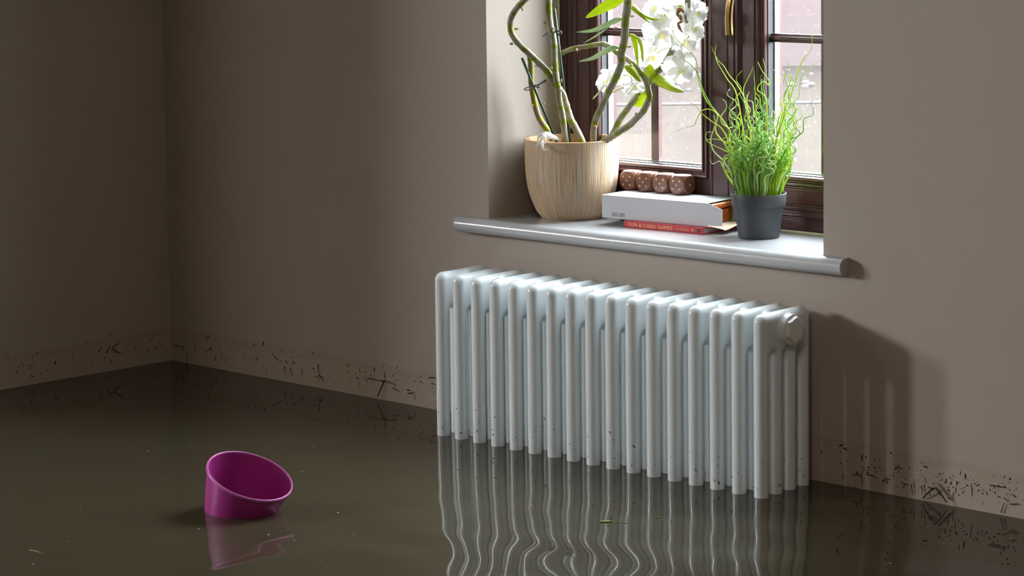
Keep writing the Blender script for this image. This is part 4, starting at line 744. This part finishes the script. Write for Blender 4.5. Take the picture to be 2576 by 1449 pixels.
def flat_leaf(c0, c1, hw):
    a, b = Vector(c0), Vector(c1); d = b - a; s_ = Vector((-d.y, d.x, 0)).normalized(); mb = MB(); top, n = [], 10
    for i in range(n + 1):
        t = i / n; w_ = hw * math.sin(math.pi * t) ** 0.8; p = a + d * t
        top += [p + s_ * w_ + Vector((0, 0, 0.0012)), p + Vector((0, 0, 0.0018)), p - s_ * w_ + Vector((0, 0, 0.0012))]
    mb.add(top, [(i * 3 + k, i * 3 + k + 1, i * 3 + 3 + k + 1, i * 3 + 3 + k) for i in range(n) for k in range(2)])
    return mb
lf = flat_leaf(LEAF[0], LEAF[2], 0.0042).build('floating_leaf', 'leafbit'); sd = lf.modifiers.new('thick', 'SOLIDIFY'); sd.thickness = 0.001
tag(lf, 'small green leaf with a thin stalk floating in front of the radiator', 'leaf')
mb = MB(); mb.tube([Vector(LEAF[2]) + Vector((0, 0, 0.0008)), Vector(LEAF[3]) + Vector((0, 0, 0.0006))], 0.0003, 6); mb.build('stalk', 'straw', lf)
SL = ('long yellowish straw floating at the lower left edge of the water', 'tiny straw floating just right of the magenta pot', 'pale straw floating under the right half of the radiator reflection', 'pale straw floating in the dark water at the lower right', 'thin straw floating left in the radiator reflection', 'thin straw floating near the bottom of the radiator reflection', 'tiny straw floating close under the radiator left end')
for l, lab in zip(STRAWS, SL):
    mb = MB(); mb.tube([Vector(p) + Vector((0, 0, 0.0006)) for p in l], [0.0006, 0.0008, 0.0004], 6); tag(mb.build('floating_straw', 'straw'), lab, 'straw', 'straws floating on the water')
mb = MB()
for c in SCRAPS: fleck(mb, Vector(c) + Vector((0, 0, 0.0004)), (0, 0, 1), (1, 0.4, 0), 0.0022, 0.0012, 0.0006)
for k in range(60): fleck(mb, (rnd.uniform(-0.8, 1.4), rnd.uniform(-1.1, 0.0), 0.0004), (0, 0, 1), (rnd.uniform(-1, 1), 1, 0), 0.0010, 0.0006, 0.0005)
tag(mb.build('floating_specks', 'scrap'), 'tiny pale specks scattered over the floodwater surface', 'debris', kind='stuff')
# ================================================================ OUTSIDE
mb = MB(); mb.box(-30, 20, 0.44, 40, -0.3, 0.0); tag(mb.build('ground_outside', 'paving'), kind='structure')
hd, pr = Vector((-0.6774, 0.7356, 0)), Vector((0.7356, 0.6774, 0))
def strip(mb, c, half, d0, d1, z0, z1, mi=0):
    v = []
    for z in (z0, z1):
        for a, b in ((-half, d0), (half, d0), (half, d1), (-half, d1)):
            p = Vector(c) + pr * a + hd * b; v.append((p.x, p.y, z))
    mb.add(v, [(0, 3, 2, 1), (4, 5, 6, 7), (0, 1, 5, 4), (1, 2, 6, 5), (2, 3, 7, 6), (3, 0, 4, 7)], mi=mi, smooth=False)
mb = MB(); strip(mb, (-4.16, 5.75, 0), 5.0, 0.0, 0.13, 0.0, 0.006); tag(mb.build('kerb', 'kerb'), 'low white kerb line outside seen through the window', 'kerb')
mb = MB(); ro = random.Random(3)
for k in range(260):
    c = Vector((-4.16, 5.75, 0)) + pr * ro.uniform(-3, 3) + hd * (0.75 + ro.random() ** 1.2 * 1.5); r = ro.uniform(0.008, 0.028)
    n = 7; vs_ = [(c.x, c.y, r * 0.9)]
    for ring, (rr_, h_) in enumerate(((0.6, 0.75), (1.0, 0.3), (0.95, 0.0))):
        vs_ += [(c.x + r * rr_ * math.cos(2 * math.pi * j / n) * ro.uniform(0.8, 1.2), c.y + r * rr_ * math.sin(2 * math.pi * j / n) * ro.uniform(0.8, 1.2), r * h_) for j in range(n)]
    mb.add(vs_, [(0, 1 + j, 1 + (j + 1) % n) for j in range(n)] + [(1 + i * n + j, 1 + (i + 1) * n + j, 1 + (i + 1) * n + (j + 1) % n, 1 + i * n + (j + 1) % n) for i in range(2) for j in range(n)])
tag(mb.build('stones', 'stone'), 'bed of pale stones outside at the foot of the brick wall', 'stones', kind='stuff')
gw = tag(empty('garden_wall', tuple(Vector((-4.16, 5.75, 0)) + hd * 2.6), math.atan2(pr.y, pr.x)), 'pale pink brick wall outside beyond the window', 'wall')
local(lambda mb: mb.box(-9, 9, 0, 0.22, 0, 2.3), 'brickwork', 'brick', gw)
